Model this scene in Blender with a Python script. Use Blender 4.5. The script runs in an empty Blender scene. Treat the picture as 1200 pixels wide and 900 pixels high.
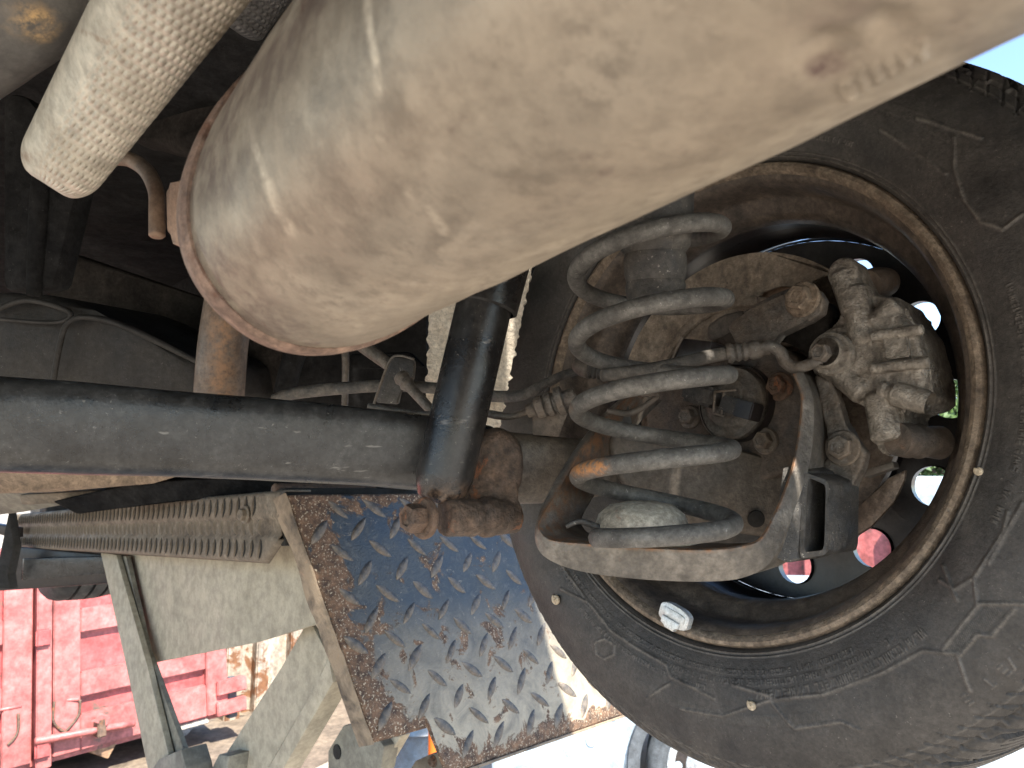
import bpy, bmesh, math, random
import numpy as np
from mathutils import Vector, Matrix, noise
random.seed(7); rng = np.random.default_rng(7)
S = bpy.context.scene; COL = S.collection
R = math.radians
# ------------------------------------------------------------------ camera, world, sun, exposure
PITCH = R(8.0); F = 857.0
CAM = Vector((0, 0, 1.7)); RT = Vector((1, 0, 0))
FW = Vector((0, math.cos(PITCH), math.sin(PITCH))); UP = Vector((0, -math.sin(PITCH), math.cos(PITCH)))
YAW = 0.81
L = Vector((math.sin(YAW), math.cos(YAW), 0)); FF = Vector((-math.cos(YAW), math.sin(YAW), 0)); Z = Vector((0, 0, 1))
cd = bpy.data.cameras.new("camera"); co = bpy.data.objects.new("camera", cd); COL.objects.link(co)
co.location = CAM; co.rotation_euler = (math.pi/2 + PITCH, 0, 0)
cd.sensor_width = 36; cd.lens = 36*F/1200; cd.clip_start = .02; cd.clip_end = 2000
cd.dof.use_dof = True; cd.dof.focus_distance = .60; cd.dof.aperture_fstop = 20
S.camera = co
SUN_EL = R(54); sun_h = (-FF*1.0 + L*(-.15)).normalized()
SUN_DIR = sun_h*math.cos(SUN_EL) + Z*math.sin(SUN_EL)
w = bpy.data.worlds.new("World"); S.world = w; w.use_nodes = True
nt = w.node_tree; bg = nt.nodes['Background']
sky = nt.nodes.new('ShaderNodeTexSky'); sky.sky_type = 'NISHITA'; sky.sun_disc = False
sky.sun_elevation = SUN_EL; sky.sun_rotation = math.atan2(sun_h.x, sun_h.y)
sky.air_density = 1.0; sky.dust_density = .4; sky.ozone_density = 3.0
nt.links.new(sky.outputs[0], bg.inputs[0]); bg.inputs[1].default_value = .15
sd = bpy.data.lights.new("sun", 'SUN'); so = bpy.data.objects.new("sun", sd); COL.objects.link(so)
sd.energy = 5.0; sd.angle = R(.5); sd.color = (1, .94, .84)
so.rotation_euler = (-SUN_DIR).to_track_quat('-Z', 'Y').to_euler(); so.location = (0, 0, 12)
S.view_settings.view_transform = 'Standard'; S.view_settings.look = 'None'
S.view_settings.exposure = 1.78; S.view_settings.gamma = 1
S.cycles.use_denoising = True; S.cycles.max_bounces = 8; S.cycles.diffuse_bounces = 5; S.cycles.glossy_bounces = 4
S.cycles.sample_clamp_indirect = 8

# ------------------------------------------------------------------ geometry of the view: a pixel of the photo and a distance give a point
def ray(px, py): return FW + RT*((px-600)/F) + UP*((450-py)/F)
def P(px, py, d): return CAM + ray(px, py)*d
def hit(px, py, o, n):
    r = ray(px, py); return CAM + r*((o-CAM).dot(n)/r.dot(n))
def pix(p):
    q = p-CAM; d = q.dot(FW); return 600+F*q.dot(RT)/d, 450-F*q.dot(UP)/d, d
# wheel frame (slight camber: the axle hangs)
def cam2w(x, ydown, z): return RT*x - UP*ydown + FW*z
wy, wt = .863, .149
WA = cam2w(math.sin(wy)*math.cos(wt), math.sin(wt), math.cos(wy)*math.cos(wt))
W1 = cam2w(math.cos(wy), 0, -math.sin(wy)); W2 = WA.cross(W1).normalized()
if W2.dot(UP) > 0: W2 = -W2
WC = P(840.6, 465.3, .631)
def WP(r, t, a=0.): return WC + WA*a + W1*(r*math.cos(t)) + W2*(r*math.sin(t))
def PW(px, py, a=0.): return hit(px, py, WC+WA*a, WA)
def PL(px, py, l): return hit(px, py, L*l, L)          # on the vertical plane at car-lateral distance l
def PF(px, py, f): return hit(px, py, FF*f, FF)
def PZ(px, py, z): return hit(px, py, Z*z, Z)
def car(l, f, z): return L*l + FF*f + Z*z

# ------------------------------------------------------------------ materials
MATS = {}
def newmat(name):
    m = bpy.data.materials.new(name); m.use_nodes = True
    return m, m.node_tree, m.node_tree.nodes['Principled BSDF']
def N(nt, t, **k):
    n = nt.nodes.new(t)
    for a, b in k.items(): setattr(n, a, b)
    return n
def noise_(nt, co, sc, det=6, rough=.6, dist=0.):
    n = N(nt, 'ShaderNodeTexNoise'); n.inputs['Scale'].default_value = sc; n.inputs['Detail'].default_value = det
    n.inputs['Roughness'].default_value = rough; n.inputs['Distortion'].default_value = dist
    nt.links.new(co, n.inputs['Vector']); return n.outputs['Fac']
def ramp_(nt, f, lo, hi, a=0., b=1.):
    r = N(nt, 'ShaderNodeMapRange'); r.inputs['From Min'].default_value = lo; r.inputs['From Max'].default_value = hi
    r.inputs['To Min'].default_value = a; r.inputs['To Max'].default_value = b
    nt.links.new(f, r.inputs['Value']); return r.outputs[0]
def mix_(nt, f, a, b):
    m = N(nt, 'ShaderNodeMix', data_type='RGBA')
    for s, v in ((0, f), (6, a), (7, b)):
        if isinstance(v, (int, float)): m.inputs[s].default_value = v if s == 0 else (v, v, v, 1)
        elif isinstance(v, tuple): m.inputs[s].default_value = (*v, 1)
        else: nt.links.new(v, m.inputs[s])
    return m.outputs[2]
def mul_(nt, a, b, op='MULTIPLY'):
    m = N(nt, 'ShaderNodeMath', operation=op)
    for s, v in ((0, a), (1, b)):
        if isinstance(v, (int, float)): m.inputs[s].default_value = v
        else: nt.links.new(v, m.inputs[s])
    return m.outputs[0]
def grime(name, base, dirt, rust=(.20, .075, .03), da=.5, ra=0., sc=30, rsc=None, rough=.6, metal=0., bump=.25, bsc=500,
          speck=0., speckcol=(.55, .5, .42), edge=0., edgecol=(.35, .17, .08), stain=None, stain_shade=None, rvar=.2, soft=.12, stretch=None, spec=.5, up=0., var=.8, scratch=0.):
    m, nt, b = newmat(name)
    tc = N(nt, 'ShaderNodeTexCoord').outputs['Object']
    if stretch:
        mp = N(nt, 'ShaderNodeMapping'); mp.inputs['Scale'].default_value = stretch; nt.links.new(tc, mp.inputs[0]); tcs = mp.outputs[0]
    else: tcs = tc
    n1 = noise_(nt, tcs, sc, 9, .62, .4); f1 = ramp_(nt, n1, .5-(da-.5)*.5-soft, .5-(da-.5)*.5+soft)
    # second, finer colour breakup
    n3 = noise_(nt, tc, sc*5.3, 6, .7)
    c = mix_(nt, f1, base, dirt)
    c = mix_(nt, ramp_(nt, n3, .42, .62, 0., .5), c, tuple(x*.5 for x in dirt))
    n5 = noise_(nt, tcs, sc*2.4, 8, .7, .3); n6 = noise_(nt, tc, bsc*.45, 3, .75)
    val = mul_(nt, ramp_(nt, n5, .32, .68, 1-var*.5, 1+var*.45), ramp_(nt, n6, .32, .68, 1-var*.35, 1+var*.4))
    vm = N(nt, 'ShaderNodeVectorMath', operation='SCALE'); nt.links.new(c, vm.inputs[0]); nt.links.new(val, vm.inputs[3]); c = vm.outputs[0]
    if ra > 0:
        n2 = noise_(nt, tc, rsc or sc*.7, 10, .68, .8)
        f2 = ramp_(nt, n2, .72-ra*.35, .78-ra*.35)
        rc = mix_(nt, ramp_(nt, n3, .3, .7), tuple(x*.45 for x in rust), tuple(min(1, x*1.15) for x in rust))
        c = mix_(nt, f2, c, rc)
    if up:   # dust settles on faces that look up
        g = N(nt, 'ShaderNodeNewGeometry'); sx = N(nt, 'ShaderNodeSeparateXYZ'); nt.links.new(g.outputs['Normal'], sx.inputs[0])
        c = mix_(nt, mul_(nt, ramp_(nt, sx.outputs[2], .1, .9), up), c, (.36, .31, .25))
    if edge > 0:
        g = N(nt, 'ShaderNodeNewGeometry'); fe = ramp_(nt, g.outputs['Pointiness'], .51, .58, 0., edge)
        fe = mul_(nt, fe, ramp_(nt, n1, .3, .55)); c = mix_(nt, fe, c, edgecol)
    if stain is not None:
        a = N(nt, 'ShaderNodeAttribute', attribute_name='stain')
        sp = N(nt, 'ShaderNodeSeparateColor'); nt.links.new(a.outputs['Color'], sp.inputs[0])
        wob = mul_(nt, ramp_(nt, n3, .36, .58, .0, 1.3), ramp_(nt, n6, .36, .56, .35, 1.1))
        c = mix_(nt, mul_(nt, sp.outputs[0], wob), c, stain); c = mix_(nt, mul_(nt, sp.outputs[1], wob), c, stain_shade or stain)
    if speck > 0:
        n4 = noise_(nt, tc, bsc*.4, 5, .75, .6); c = mix_(nt, mul_(nt, ramp_(nt, n4, .76-speck*.14, .86-speck*.14), ramp_(nt, n1, .35, .6, .15, .8)), c, speckcol)
    if speck > .25:
        n9 = noise_(nt, tc, 620, 2, .5, 1.2); c = mix_(nt, mul_(nt, ramp_(nt, n9, .69, .73), ramp_(nt, n5, .4, .6, .1, .75)), c, tuple(min(1, x*1.15) for x in speckcol))
    if scratch > 0:
        mp2 = N(nt, 'ShaderNodeMapping'); mp2.inputs['Rotation'].default_value = (.4, .3, .6); mp2.inputs['Scale'].default_value = (14, 160, 160); nt.links.new(tc, mp2.inputs[0])
        n7 = noise_(nt, mp2.outputs[0], 1, 3, .55, .2); c = mix_(nt, mul_(nt, ramp_(nt, n7, .66, .72), scratch), c, speckcol)
    nt.links.new(c, b.inputs['Base Color']); b.inputs['Metallic'].default_value = metal
    nt.links.new(ramp_(nt, n1, .3, .7, rough-rvar, rough+rvar*.6), b.inputs['Roughness'])
    b.inputs['Specular IOR Level'].default_value = spec
    bp = N(nt, 'ShaderNodeBump'); bp.inputs['Strength'].default_value = min(1, bump*1.3); bp.inputs['Distance'].default_value = .0035
    nb = noise_(nt, tc, bsc, 5, .7); nb2 = noise_(nt, tc, bsc*.16, 6, .7)
    nt.links.new(mul_(nt, mul_(nt, nb, .5), nb2, 'ADD'), bp.inputs['Height']); nt.links.new(bp.outputs[0], b.inputs['Normal'])
    MATS[name] = m; return m
def plain(name, col, rough=.6, metal=0.):
    m, nt, b = newmat(name); b.inputs['Base Color'].default_value = (*col, 1); b.inputs['Roughness'].default_value = rough
    b.inputs['Metallic'].default_value = metal; MATS[name] = m; return m
grime('muffler', (.325, .274, .208), (.225, .178, .130), rust=(.15, .085, .055), da=.45, ra=.16, sc=12, rsc=30, rough=.55, metal=.35, bump=.12, bsc=300,
      stain=(.50, .42, .32), stain_shade=(.095, .06, .05), var=.2, soft=.3, rvar=.15)
grime('muffler_seam', (.26, .17, .12), (.19, .12, .09), rust=(.16, .08, .05), da=.5, ra=.45, sc=40, rough=.7, metal=.2, bump=.3, edge=.5, edgecol=(.4, .27, .18))
grime('black_steel', (.011, .012, .013), (.055, .053, .050), da=.45, ra=.05, sc=22, rough=.36, metal=.0, bump=.12, bsc=420, speck=.6, speckcol=(.22, .21, .19), soft=.2, var=1., scratch=.6)
grime('shock_black', (.008, .008, .009), (.036, .033, .030), da=.3, ra=.08, sc=25, rough=.30, bump=.1, bsc=420, speck=.5, speckcol=(.22, .2, .18), soft=.2, rvar=.1, var=1., scratch=.4, stain=(.14, .09, .06))
grime('rusty_steel', (.07, .05, .038), (.115, .075, .05), rust=(.27, .10, .04), da=.5, ra=.38, sc=45, rough=.75, metal=.1, bump=.8, bsc=380, edge=.4, edgecol=(.2, .12, .08), var=1.1)
grime('pan_steel', (.035, .034, .033), (.085, .074, .062), rust=(.16, .09, .055), da=.45, ra=.2, sc=32, rough=.55, metal=.1, bump=.4, bsc=450, speck=.35)
grime('pan_band', (.22, .195, .165), (.10, .088, .075), rust=(.20, .11, .06), da=.5, ra=.25, sc=24, rough=.5, metal=.35, bump=.4, bsc=350, stain=(.24, .125, .065), var=.45)
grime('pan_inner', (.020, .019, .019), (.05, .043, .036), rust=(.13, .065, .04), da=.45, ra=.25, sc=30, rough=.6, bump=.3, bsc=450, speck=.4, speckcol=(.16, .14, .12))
grime('tube_brown', (.085, .074, .062), (.13, .105, .083), rust=(.15, .075, .042), da=.5, ra=.2, sc=20, rough=.6, metal=.15, bump=.3)
grime('spring_grey', (.135, .127, .114), (.060, .055, .049), rust=(.2, .1, .06), da=.4, ra=.06, sc=42, rough=.62, metal=.1, bump=.35, bsc=600, speck=.6, speckcol=(.45, .42, .38), stain=(.42, .19, .07), var=.45)
grime('cast_iron', (.33, .295, .25), (.17, .145, .118), rust=(.16, .08, .045), da=.5, ra=.12, sc=42, rough=.34, metal=.35, bump=.8, bsc=330, edge=.35, edgecol=(.35, .31, .26), rvar=.12)
grime('arm_grey', (.13, .12, .107), (.15, .12, .093), rust=(.18, .09, .05), da=.4, ra=.12, sc=40, rough=.6, metal=.3, bump=.5, bsc=500, speck=.3, edge=.4, edgecol=(.24, .18, .13))
grime('dark_carrier', (.05, .043, .038), (.10, .078, .060), rust=(.15, .085, .055), da=.5, ra=.28, sc=45, rough=.7, bump=.5, edge=.3, edgecol=(.2, .14, .1))
grime('backing_plate', (.25, .20, .15), (.17, .13, .095), rust=(.07, .045, .035), da=.45, ra=.32, sc=24, rsc=55, rough=.75, bump=.35)
grime('brake_disc', (.20, .155, .12), (.10, .07, .05), rust=(.2, .09, .05), da=.5, ra=.2, sc=30, rough=.5, metal=.4, bump=.3)
grime('rim_brown', (.14, .105, .078), (.06, .048, .040), rust=(.17, .10, .06), da=.5, ra=.15, sc=20, rough=.6, metal=.1, bump=.3, bsc=450, soft=.2)
grime('rim_lip', (.25, .19, .135), (.13, .095, .066), rust=(.12, .065, .045), da=.4, ra=.2, sc=50, rough=.7, bump=.6, bsc=500)
grime('rim_dark', (.014, .013, .016), (.05, .038, .032), da=.33, sc=18, rough=.35, bump=.08, rvar=.08, soft=.2)
grime('tyre', (.024, .022, .021), (.072, .062, .053), rust=(.12, .10, .08), da=.48, ra=.05, sc=14, rough=.62, bump=.22, bsc=700, speck=.35, speckcol=(.2, .18, .15), soft=.25, spec=.5, stain=(.16, .14, .12))
grime('tyre_far', (.03, .03, .03), (.09, .085, .08), da=.5, sc=14, rough=.75, bump=.2, spec=.3)
grime('rubber', (.03, .028, .027), (.09, .08, .068), da=.4, sc=40, rough=.65, bump=.3, speck=.3)
grime('hose', (.06, .054, .048), (.13, .112, .092), da=.5, sc=60, rough=.7, bump=.5, bsc=600, speck=.2)
grime('pale_rubber', (.42, .37, .29), (.25, .20, .15), rust=(.3, .14, .07), da=.35, ra=.2, sc=35, rough=.7, bump=.3)
grime('alu_shield', (.46, .415, .335), (.33, .29, .225), da=.45, sc=20, rough=.55, metal=.2, bump=.15, stain=(.2, .13, .08), var=.25)
grime('dark_shield', (.10, .095, .09), (.06, .055, .05), da=.4, sc=20, rough=.5, metal=.5, bump=.15)
grime('underbody', (.010, .010, .0105), (.022, .021, .020), da=.4, sc=9, rough=.95, bump=.3, bsc=300, speck=.3, speckcol=(.05, .047, .044), soft=.2, spec=.03, rvar=.05)
grime('tank_plastic', (.008, .008, .009), (.022, .020, .018), da=.42, sc=12, rough=.6, bump=.25, bsc=350, speck=.55, speckcol=(.12, .11, .10), edge=.3, edgecol=(.08, .07, .06), soft=.2, spec=.2, var=1.2)
grime('body_brown', (.016, .0145, .013), (.026, .022, .019), da=.5, sc=14, rough=.9, bump=.25, spec=.05, rvar=.05)
grime('sealer', (.80, .71, .58), (.66, .56, .44), rust=(.35, .24, .15), var=.35, da=.4, ra=.12, sc=60, rough=.8, bump=1.0, bsc=260)
grime('rust_pipe', (.13, .10, .08), (.16, .11, .075), rust=(.04, .03, .03), da=.5, ra=.12, sc=18, rsc=60, rough=.6, metal=.2, bump=.15, edge=.3, stain=(.26, .145, .08))
grime('tailpipe', (.15, .14, .125), (.10, .09, .08), da=.5, sc=14, rough=.5, metal=.2, bump=.05, var=.3, stain=(.55, .36, .17))
grime('tan_beam', (.27, .19, .125), (.21, .15, .10), rust=(.30, .13, .05), da=.5, ra=.12, sc=14, rough=.7, bump=.2)
grime('louvre', (.20, .16, .115), (.13, .10, .072), rust=(.13, .07, .04), da=.5, ra=.15, sc=16, rough=.85, bump=.35, bsc=400, edge=.3, edgecol=(.26, .22, .17))
grime('slot_black', (.012, .011, .010), (.02, .018, .015), da=.4, rough=.9, bump=.1)
grime('beige', (.46, .40, .295), (.37, .32, .235), rust=(.12, .10, .08), da=.4, ra=.14, sc=8, rsc=75, rough=.75, bump=.1, speck=.3, speckcol=(.10, .09, .08), soft=.25, var=.25)
grime('beige_dark', (.26, .24, .185), (.17, .15, .12), da=.45, sc=9, rough=.8, var=.3, bump=.12, ra=.08, rsc=40, rust=(.07, .06, .05))
grime('red_paint', (.42, .125, .115), (.36, .11, .10), rust=(.14, .09, .07), da=.5, ra=.34, sc=2.2, rsc=3, rough=.5, bump=.06, bsc=60, soft=.2)
grime('red_paint_dark', (.40, .08, .078), (.35, .075, .07), rust=(.13, .09, .07), da=.5, ra=.36, sc=3, rsc=3, rough=.5, bump=.08, bsc=60, soft=.2)
grime('rusty_white', (.40, .36, .30), (.30, .24, .18), rust=(.20, .09, .04), da=.5, ra=.62, sc=5, rsc=5, rough=.7, bump=.15, bsc=60, stretch=(1, 1, .35))
grime('concrete_block', (.48, .44, .38), (.36, .33, .28), da=.5, sc=6, rough=.9, bump=.3, bsc=80)
grime('wood', (.33, .20, .11), (.22, .13, .08), da=.5, sc=6, rough=.85, bump=.3, bsc=80, stretch=(1, 1, 6))
grime('white_body', (.40, .47, .52), (.36, .43, .48), da=.5, sc=3, rough=.35, bump=.0, rvar=.05)
grime('grey_trim', (.07, .08, .09), (.10, .11, .12), da=.5, sc=8, rough=.6, bump=.05)
grime('silver_cover', (.50, .53, .55), (.42, .45, .47), da=.5, sc=20, rough=.4, metal=.3, bump=.05)
grime('blue_plastic', (.03, .05, .08), (.05, .07, .10), da=.5, sc=5, rough=.5, bump=.05)
grime('lead_weight', (.70, .70, .68), (.56, .55, .52), da=.35, sc=90, rough=.4, metal=.3, bump=.04, var=.12)
grime('snail_shell', (.62, .52, .38), (.38, .29, .19), da=.5, sc=120, rough=.5, bump=.2)
grime('leaf_debris', (.5, .42, .3), (.36, .28, .18), da=.5, sc=200, rough=.8)
grime('lug_worn', (.03, .035, .042), (.15, .11, .075), rust=(.30, .15, .075), da=.5, ra=.45, sc=30, rough=.55, metal=.2, bump=.5, bsc=500, edge=.8, edgecol=(.45, .38, .3))
plain('orange_lens', (.9, .18, .02), .3)
def plate_mat():
    m, nt, b = newmat('tread_plate'); g = N(nt, 'ShaderNodeTexCoord').outputs['Object']
    at = N(nt, 'ShaderNodeAttribute', attribute_name='stain'); sp = N(nt, 'ShaderNodeSeparateColor'); nt.links.new(at.outputs['Color'], sp.inputs[0])
    n1 = noise_(nt, g, 22, 10, .66, .6); n2 = noise_(nt, g, 70, 8, .7); n3 = noise_(nt, g, 9, 6, .6); n4 = noise_(nt, g, 320, 3, .6)
    c = mix_(nt, ramp_(nt, n3, .4, .62), (.012, .018, .026), (.035, .038, .038))
    c = mix_(nt, ramp_(nt, n2, .53, .70, 0, .7), c, (.10, .10, .095)); n8 = noise_(nt, g, 48, 5, .8, 1.5); c = mix_(nt, ramp_(nt, n8, .62, .66, 0, .75), c, (.20, .17, .13))
    # sunlight on the flap's lower end, painted in as a tan layer
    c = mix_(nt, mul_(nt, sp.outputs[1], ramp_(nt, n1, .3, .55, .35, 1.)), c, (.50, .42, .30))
    rc = mix_(nt, ramp_(nt, n2, .38, .66), (.05, .030, .021), (.20, .115, .067))
    rc = mix_(nt, ramp_(nt, n4, .57, .66, 0, .8), rc, (.50, .42, .31))
    rm = mul_(nt, sp.outputs[0], .34, 'MULTIPLY'); rf = ramp_(nt, mul_(nt, n1, rm, 'ADD'), .70, .74)
    c = mix_(nt, rf, c, rc)
    nt.links.new(c, b.inputs['Base Color'])
    nt.links.new(mix_(nt, rf, mix_(nt, sp.outputs[1], ramp_(nt, n2, .3, .7, .3, .5), .8), .85), b.inputs['Roughness'])
    bp = N(nt, 'ShaderNodeBump'); bp.inputs['Strength'].default_value = .5; bp.inputs['Distance'].default_value = .003
    h = mul_(nt, mul_(nt, rf, .5), mul_(nt, n4, mul_(nt, n2, .4), 'ADD'), 'ADD')
    nt.links.new(mul_(nt, h, ramp_(nt, n3, .3, .6, .3, 1)), bp.inputs['Height']); nt.links.new(bp.outputs[0], b.inputs['Normal']); MATS['tread_plate'] = m
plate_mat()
def ground_mat():
    m, nt, b = newmat('ground_concrete'); g = N(nt, 'ShaderNodeTexCoord').outputs['Object']
    n1 = noise_(nt, g, 1.2, 8, .6, .3); n2 = noise_(nt, g, 14, 8, .7); n3 = noise_(nt, g, .35, 4, .6)
    c = mix_(nt, ramp_(nt, n1, .35, .65), (.40, .36, .30), (.26, .215, .165)); c = mix_(nt, ramp_(nt, n2, .5, .75, 0, .7), c, (.15, .12, .09))
    c = mix_(nt, ramp_(nt, n3, .55, .7, 0, .6), c, (.13, .105, .08))
    nt.links.new(c, b.inputs['Base Color']); b.inputs['Roughness'].default_value = .9
    bp = N(nt, 'ShaderNodeBump'); bp.inputs['Strength'].default_value = .4; bp.inputs['Distance'].default_value = .01
    nt.links.new(n2, bp.inputs['Height']); nt.links.new(bp.outputs[0], b.inputs['Normal']); MATS['ground_concrete'] = m
ground_mat()
grime('leaf', (.055, .105, .022), (.09, .15, .035), da=.5, sc=3, rough=.6, bump=0.)
grime('bark', (.10, .07, .05), (.07, .05, .035), da=.5, sc=10, rough=.9, bump=.5, bsc=60)

# ------------------------------------------------------------------ objects
def empty(name, loc, label=None, cat=None, group=None, rot=None):
    o = bpy.data.objects.new(name, None); COL.objects.link(o); o.location = loc; o.empty_display_size = .05
    if rot is not None: o.rotation_euler = rot
    if label: o['label'] = label
    if cat: o['category'] = cat
    if group: o['group'] = group
    return o
def wloc(o):
    m = Matrix.Translation(o.location) @ o.rotation_euler.to_matrix().to_4x4()
    return wloc(o.parent) @ m if o.parent else m
def link(name, me, mat, parent=None, label=None, kind=None, smooth=35):
    if parent is not None: me.transform(wloc(parent).inverted())
    if mat: me.materials.append(MATS[mat])
    me.update()
    if smooth is not None:
        me.polygons.foreach_set('use_smooth', [True]*len(me.polygons))
        me.set_sharp_from_angle(angle=R(smooth))
    o = bpy.data.objects.new(name, me); COL.objects.link(o)
    if parent is not None: o.parent = parent
    if label: o['label'] = label
    if kind: o['kind'] = kind
    return o
def bmobj(name, bm, mat, parent=None, **k):
    bmesh.ops.recalc_face_normals(bm, faces=bm.faces[:])
    me = bpy.data.meshes.new(name); bm.to_mesh(me); bm.free(); return link(name, me, mat, parent, **k)
def pymesh(name, vs, fs, mat, parent=None, **k):
    me = bpy.data.meshes.new(name); me.from_pydata([tuple(v) for v in vs], [], fs); return link(name, me, mat, parent, **k)
def a_prism(bm, pts, vec, bevel=0., seg=2, subdiv=0):
    a = [bm.verts.new(p) for p in pts]; b = [bm.verts.new(Vector(p)+vec) for p in pts]; n = len(pts)
    fs = [bm.faces.new(a), bm.faces.new(b[::-1])]
    for i in range(n): fs.append(bm.faces.new((a[i], b[i], b[(i+1) % n], a[(i+1) % n])))
    if bevel > 0:
        es = list({e for f in fs for e in f.edges})
        bmesh.ops.bevel(bm, geom=es, offset=bevel, segments=seg, affect='EDGES', profile=.5, clamp_overlap=True)
def prism(name, pts, vec, mat, parent=None, bevel=0., seg=2, **k):
    bm = bmesh.new(); a_prism(bm, pts, vec, bevel, seg); return bmobj(name, bm, mat, parent, **k)
def frame_of(d):
    d = Vector(d).normalized(); u = d.orthogonal().normalized(); return d, u, d.cross(u)
def a_box(bm, c, ax, ay, az, bevel=0.):   # centre and three half-vectors
    vs = [Vector(c)+ax*i+ay*j+az*k for i in (-1, 1) for j in (-1, 1) for k in (-1, 1)]
    v = [bm.verts.new(p) for p in vs]
    fs = [bm.faces.new([v[i] for i in q]) for q in ((0, 1, 3, 2), (4, 6, 7, 5), (0, 4, 5, 1), (2, 3, 7, 6), (0, 2, 6, 4), (1, 5, 7, 3))]
    if bevel > 0: bmesh.ops.bevel(bm, geom=list({e for f in fs for e in f.edges}), offset=bevel, segments=2, affect='EDGES', clamp_overlap=True)
def box(name, c, ax, ay, az, mat, parent=None, bevel=0., **k):
    bm = bmesh.new(); a_box(bm, c, ax, ay, az, bevel); return bmobj(name, bm, mat, parent, **k)
def a_lathe(bm, o, d, prof, seg=32, u=None, close=True):   # prof: (radius, distance along d)
    d, uu, vv = frame_of(d)
    if u is not None: uu = (u-d*u.dot(d)).normalized(); vv = d.cross(uu)
    rings = []
    for r, h in prof:
        if r < 1e-6: rings.append([bm.verts.new(o+d*h)])
        else: rings.append([bm.verts.new(o+d*h+uu*(r*math.cos(2*math.pi*i/seg))+vv*(r*math.sin(2*math.pi*i/seg))) for i in range(seg)])
    for a, b in zip(rings, rings[1:]):
        for i in range(seg):
            j = (i+1) % seg
            if len(a) == 1 and len(b) == 1: continue
            if len(a) == 1: bm.faces.new((a[0], b[j], b[i]))
            elif len(b) == 1: bm.faces.new((a[i], a[j], b[0]))
            else: bm.faces.new((a[i], a[j], b[j], b[i]))
def lathe(name, o, d, prof, mat, parent=None, seg=32, u=None, **k):
    bm = bmesh.new(); a_lathe(bm, o, d, prof, seg, u); return bmobj(name, bm, mat, parent, **k)
def smooth_path(pts, n=8):
    pts = [(Vector(p[0]), p[1]) for p in pts]; out = []
    for i in range(len(pts)-1):
        p0, p1, p2, p3 = pts[max(i-1, 0)], pts[i], pts[i+1], pts[min(i+2, len(pts)-1)]
        for k in range(n):
            t = k/n
            f = lambda a, b, c, d: .5*((2*b)+(c-a)*t+(2*a-5*b+4*c-d)*t*t+(3*b-a-3*c+d)*t**3)
            out.append((f(p0[0], p1[0], p2[0], p3[0]), f(p0[1], p1[1], p2[1], p3[1])))
    out.append(pts[-1]); return out
def a_tube(bm, path, seg=16, flat=1., cap=True, flatdir=None, wob=0.):
    n = len(path); prev = None; rings = []
    for i, (p, r) in enumerate(path):
        t = (path[min(i+1, n-1)][0]-path[max(i-1, 0)][0]).normalized()
        if prev is None:
            u = flatdir if flatdir is not None else t.orthogonal(); u = (u-t*u.dot(t)).normalized()
        else: u = (prev-t*prev.dot(t)).normalized()
        prev = u; v = t.cross(u); ring = []
        for k in range(seg):
            a = 2*math.pi*k/seg; rr = r*(1+wob*noise.noise((p+u*math.cos(a)*r+v*math.sin(a)*r)*90)) if wob else r
            ring.append(bm.verts.new(p+u*(rr*math.cos(a)*flat)+v*(rr*math.sin(a))))
        rings.append(ring)
    for a, b in zip(rings, rings[1:]):
        for i in range(seg): bm.faces.new((a[i], a[(i+1) % seg], b[(i+1) % seg], b[i]))
    if cap:
        for ring, (p, r), q in ((rings[0], path[0], 1), (rings[-1], path[-1], -1)):
            t = (path[1][0]-path[0][0] if q == 1 else path[-2][0]-path[-1][0]).normalized()
            ins = [bm.verts.new(v.co+(p-v.co)*.25-t*r*.25) for v in ring]; c = bm.verts.new(p-t*r*.3)
            for i in range(seg):
                j = (i+1) % seg; bm.faces.new((ring[i], ins[i], ins[j], ring[j])); bm.faces.new((ins[i], c, ins[j]))
def tube(name, pts, mat, parent=None, seg=16, n=8, flat=1., flatdir=None, wob=0., raw=False, **k):
    bm = bmesh.new(); a_tube(bm, pts if raw else smooth_path(pts, n), seg, flat, True, flatdir, wob); return bmobj(name, bm, mat, parent, smooth=50, **k)
def hexbolt(name, o, d, r, h, mat, parent, washer=True, rot=0., label=None):   # head stands out along d
    d, u, v = frame_of(d); bm = bmesh.new(); d = d.normalized()
    u2 = u*math.cos(rot)+v*math.sin(rot)
    if washer: a_lathe(bm, o, d, [(0, 0), (r*1.45, 0), (r*1.5, h*.12), (r*1.38, h*.28), (r*.9, h*.3)], 32)
    a_lathe(bm, o+d*h*.25, d, [(r*1.02, -.05*h), (r*1.05, h*.62), (r*.93, h*.78), (r*.6, h*.8), (r*.52, h*.73), (0, h*.72)], 6, u2)
    return bmobj(name, bm, mat, parent, smooth=25, label=label)
def remesh(o, vox, disp=.0006, smooth_it=2, tex=60.):
    m = o.modifiers.new('remesh', 'REMESH'); m.mode = 'VOXEL'; m.voxel_size = vox
    s = o.modifiers.new('smooth', 'SMOOTH'); s.iterations = smooth_it; s.factor = .5
    if disp:
        t = bpy.data.textures.get('cast') or bpy.data.textures.new('cast', 'CLOUDS'); t.noise_scale = .008; t.noise_depth = 3
        d = o.modifiers.new('displace', 'DISPLACE'); d.texture = t; d.strength = disp*2; d.mid_level = .5; d.texture_coords = 'LOCAL'
    dg = bpy.context.evaluated_depsgraph_get(); me = bpy.data.meshes.new_from_object(o.evaluated_get(dg)); o.modifiers.clear()
    old = o.data; o.data = me; me.name = old.name
    me.polygons.foreach_set('use_smooth', [True]*len(me.polygons)); return o
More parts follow.
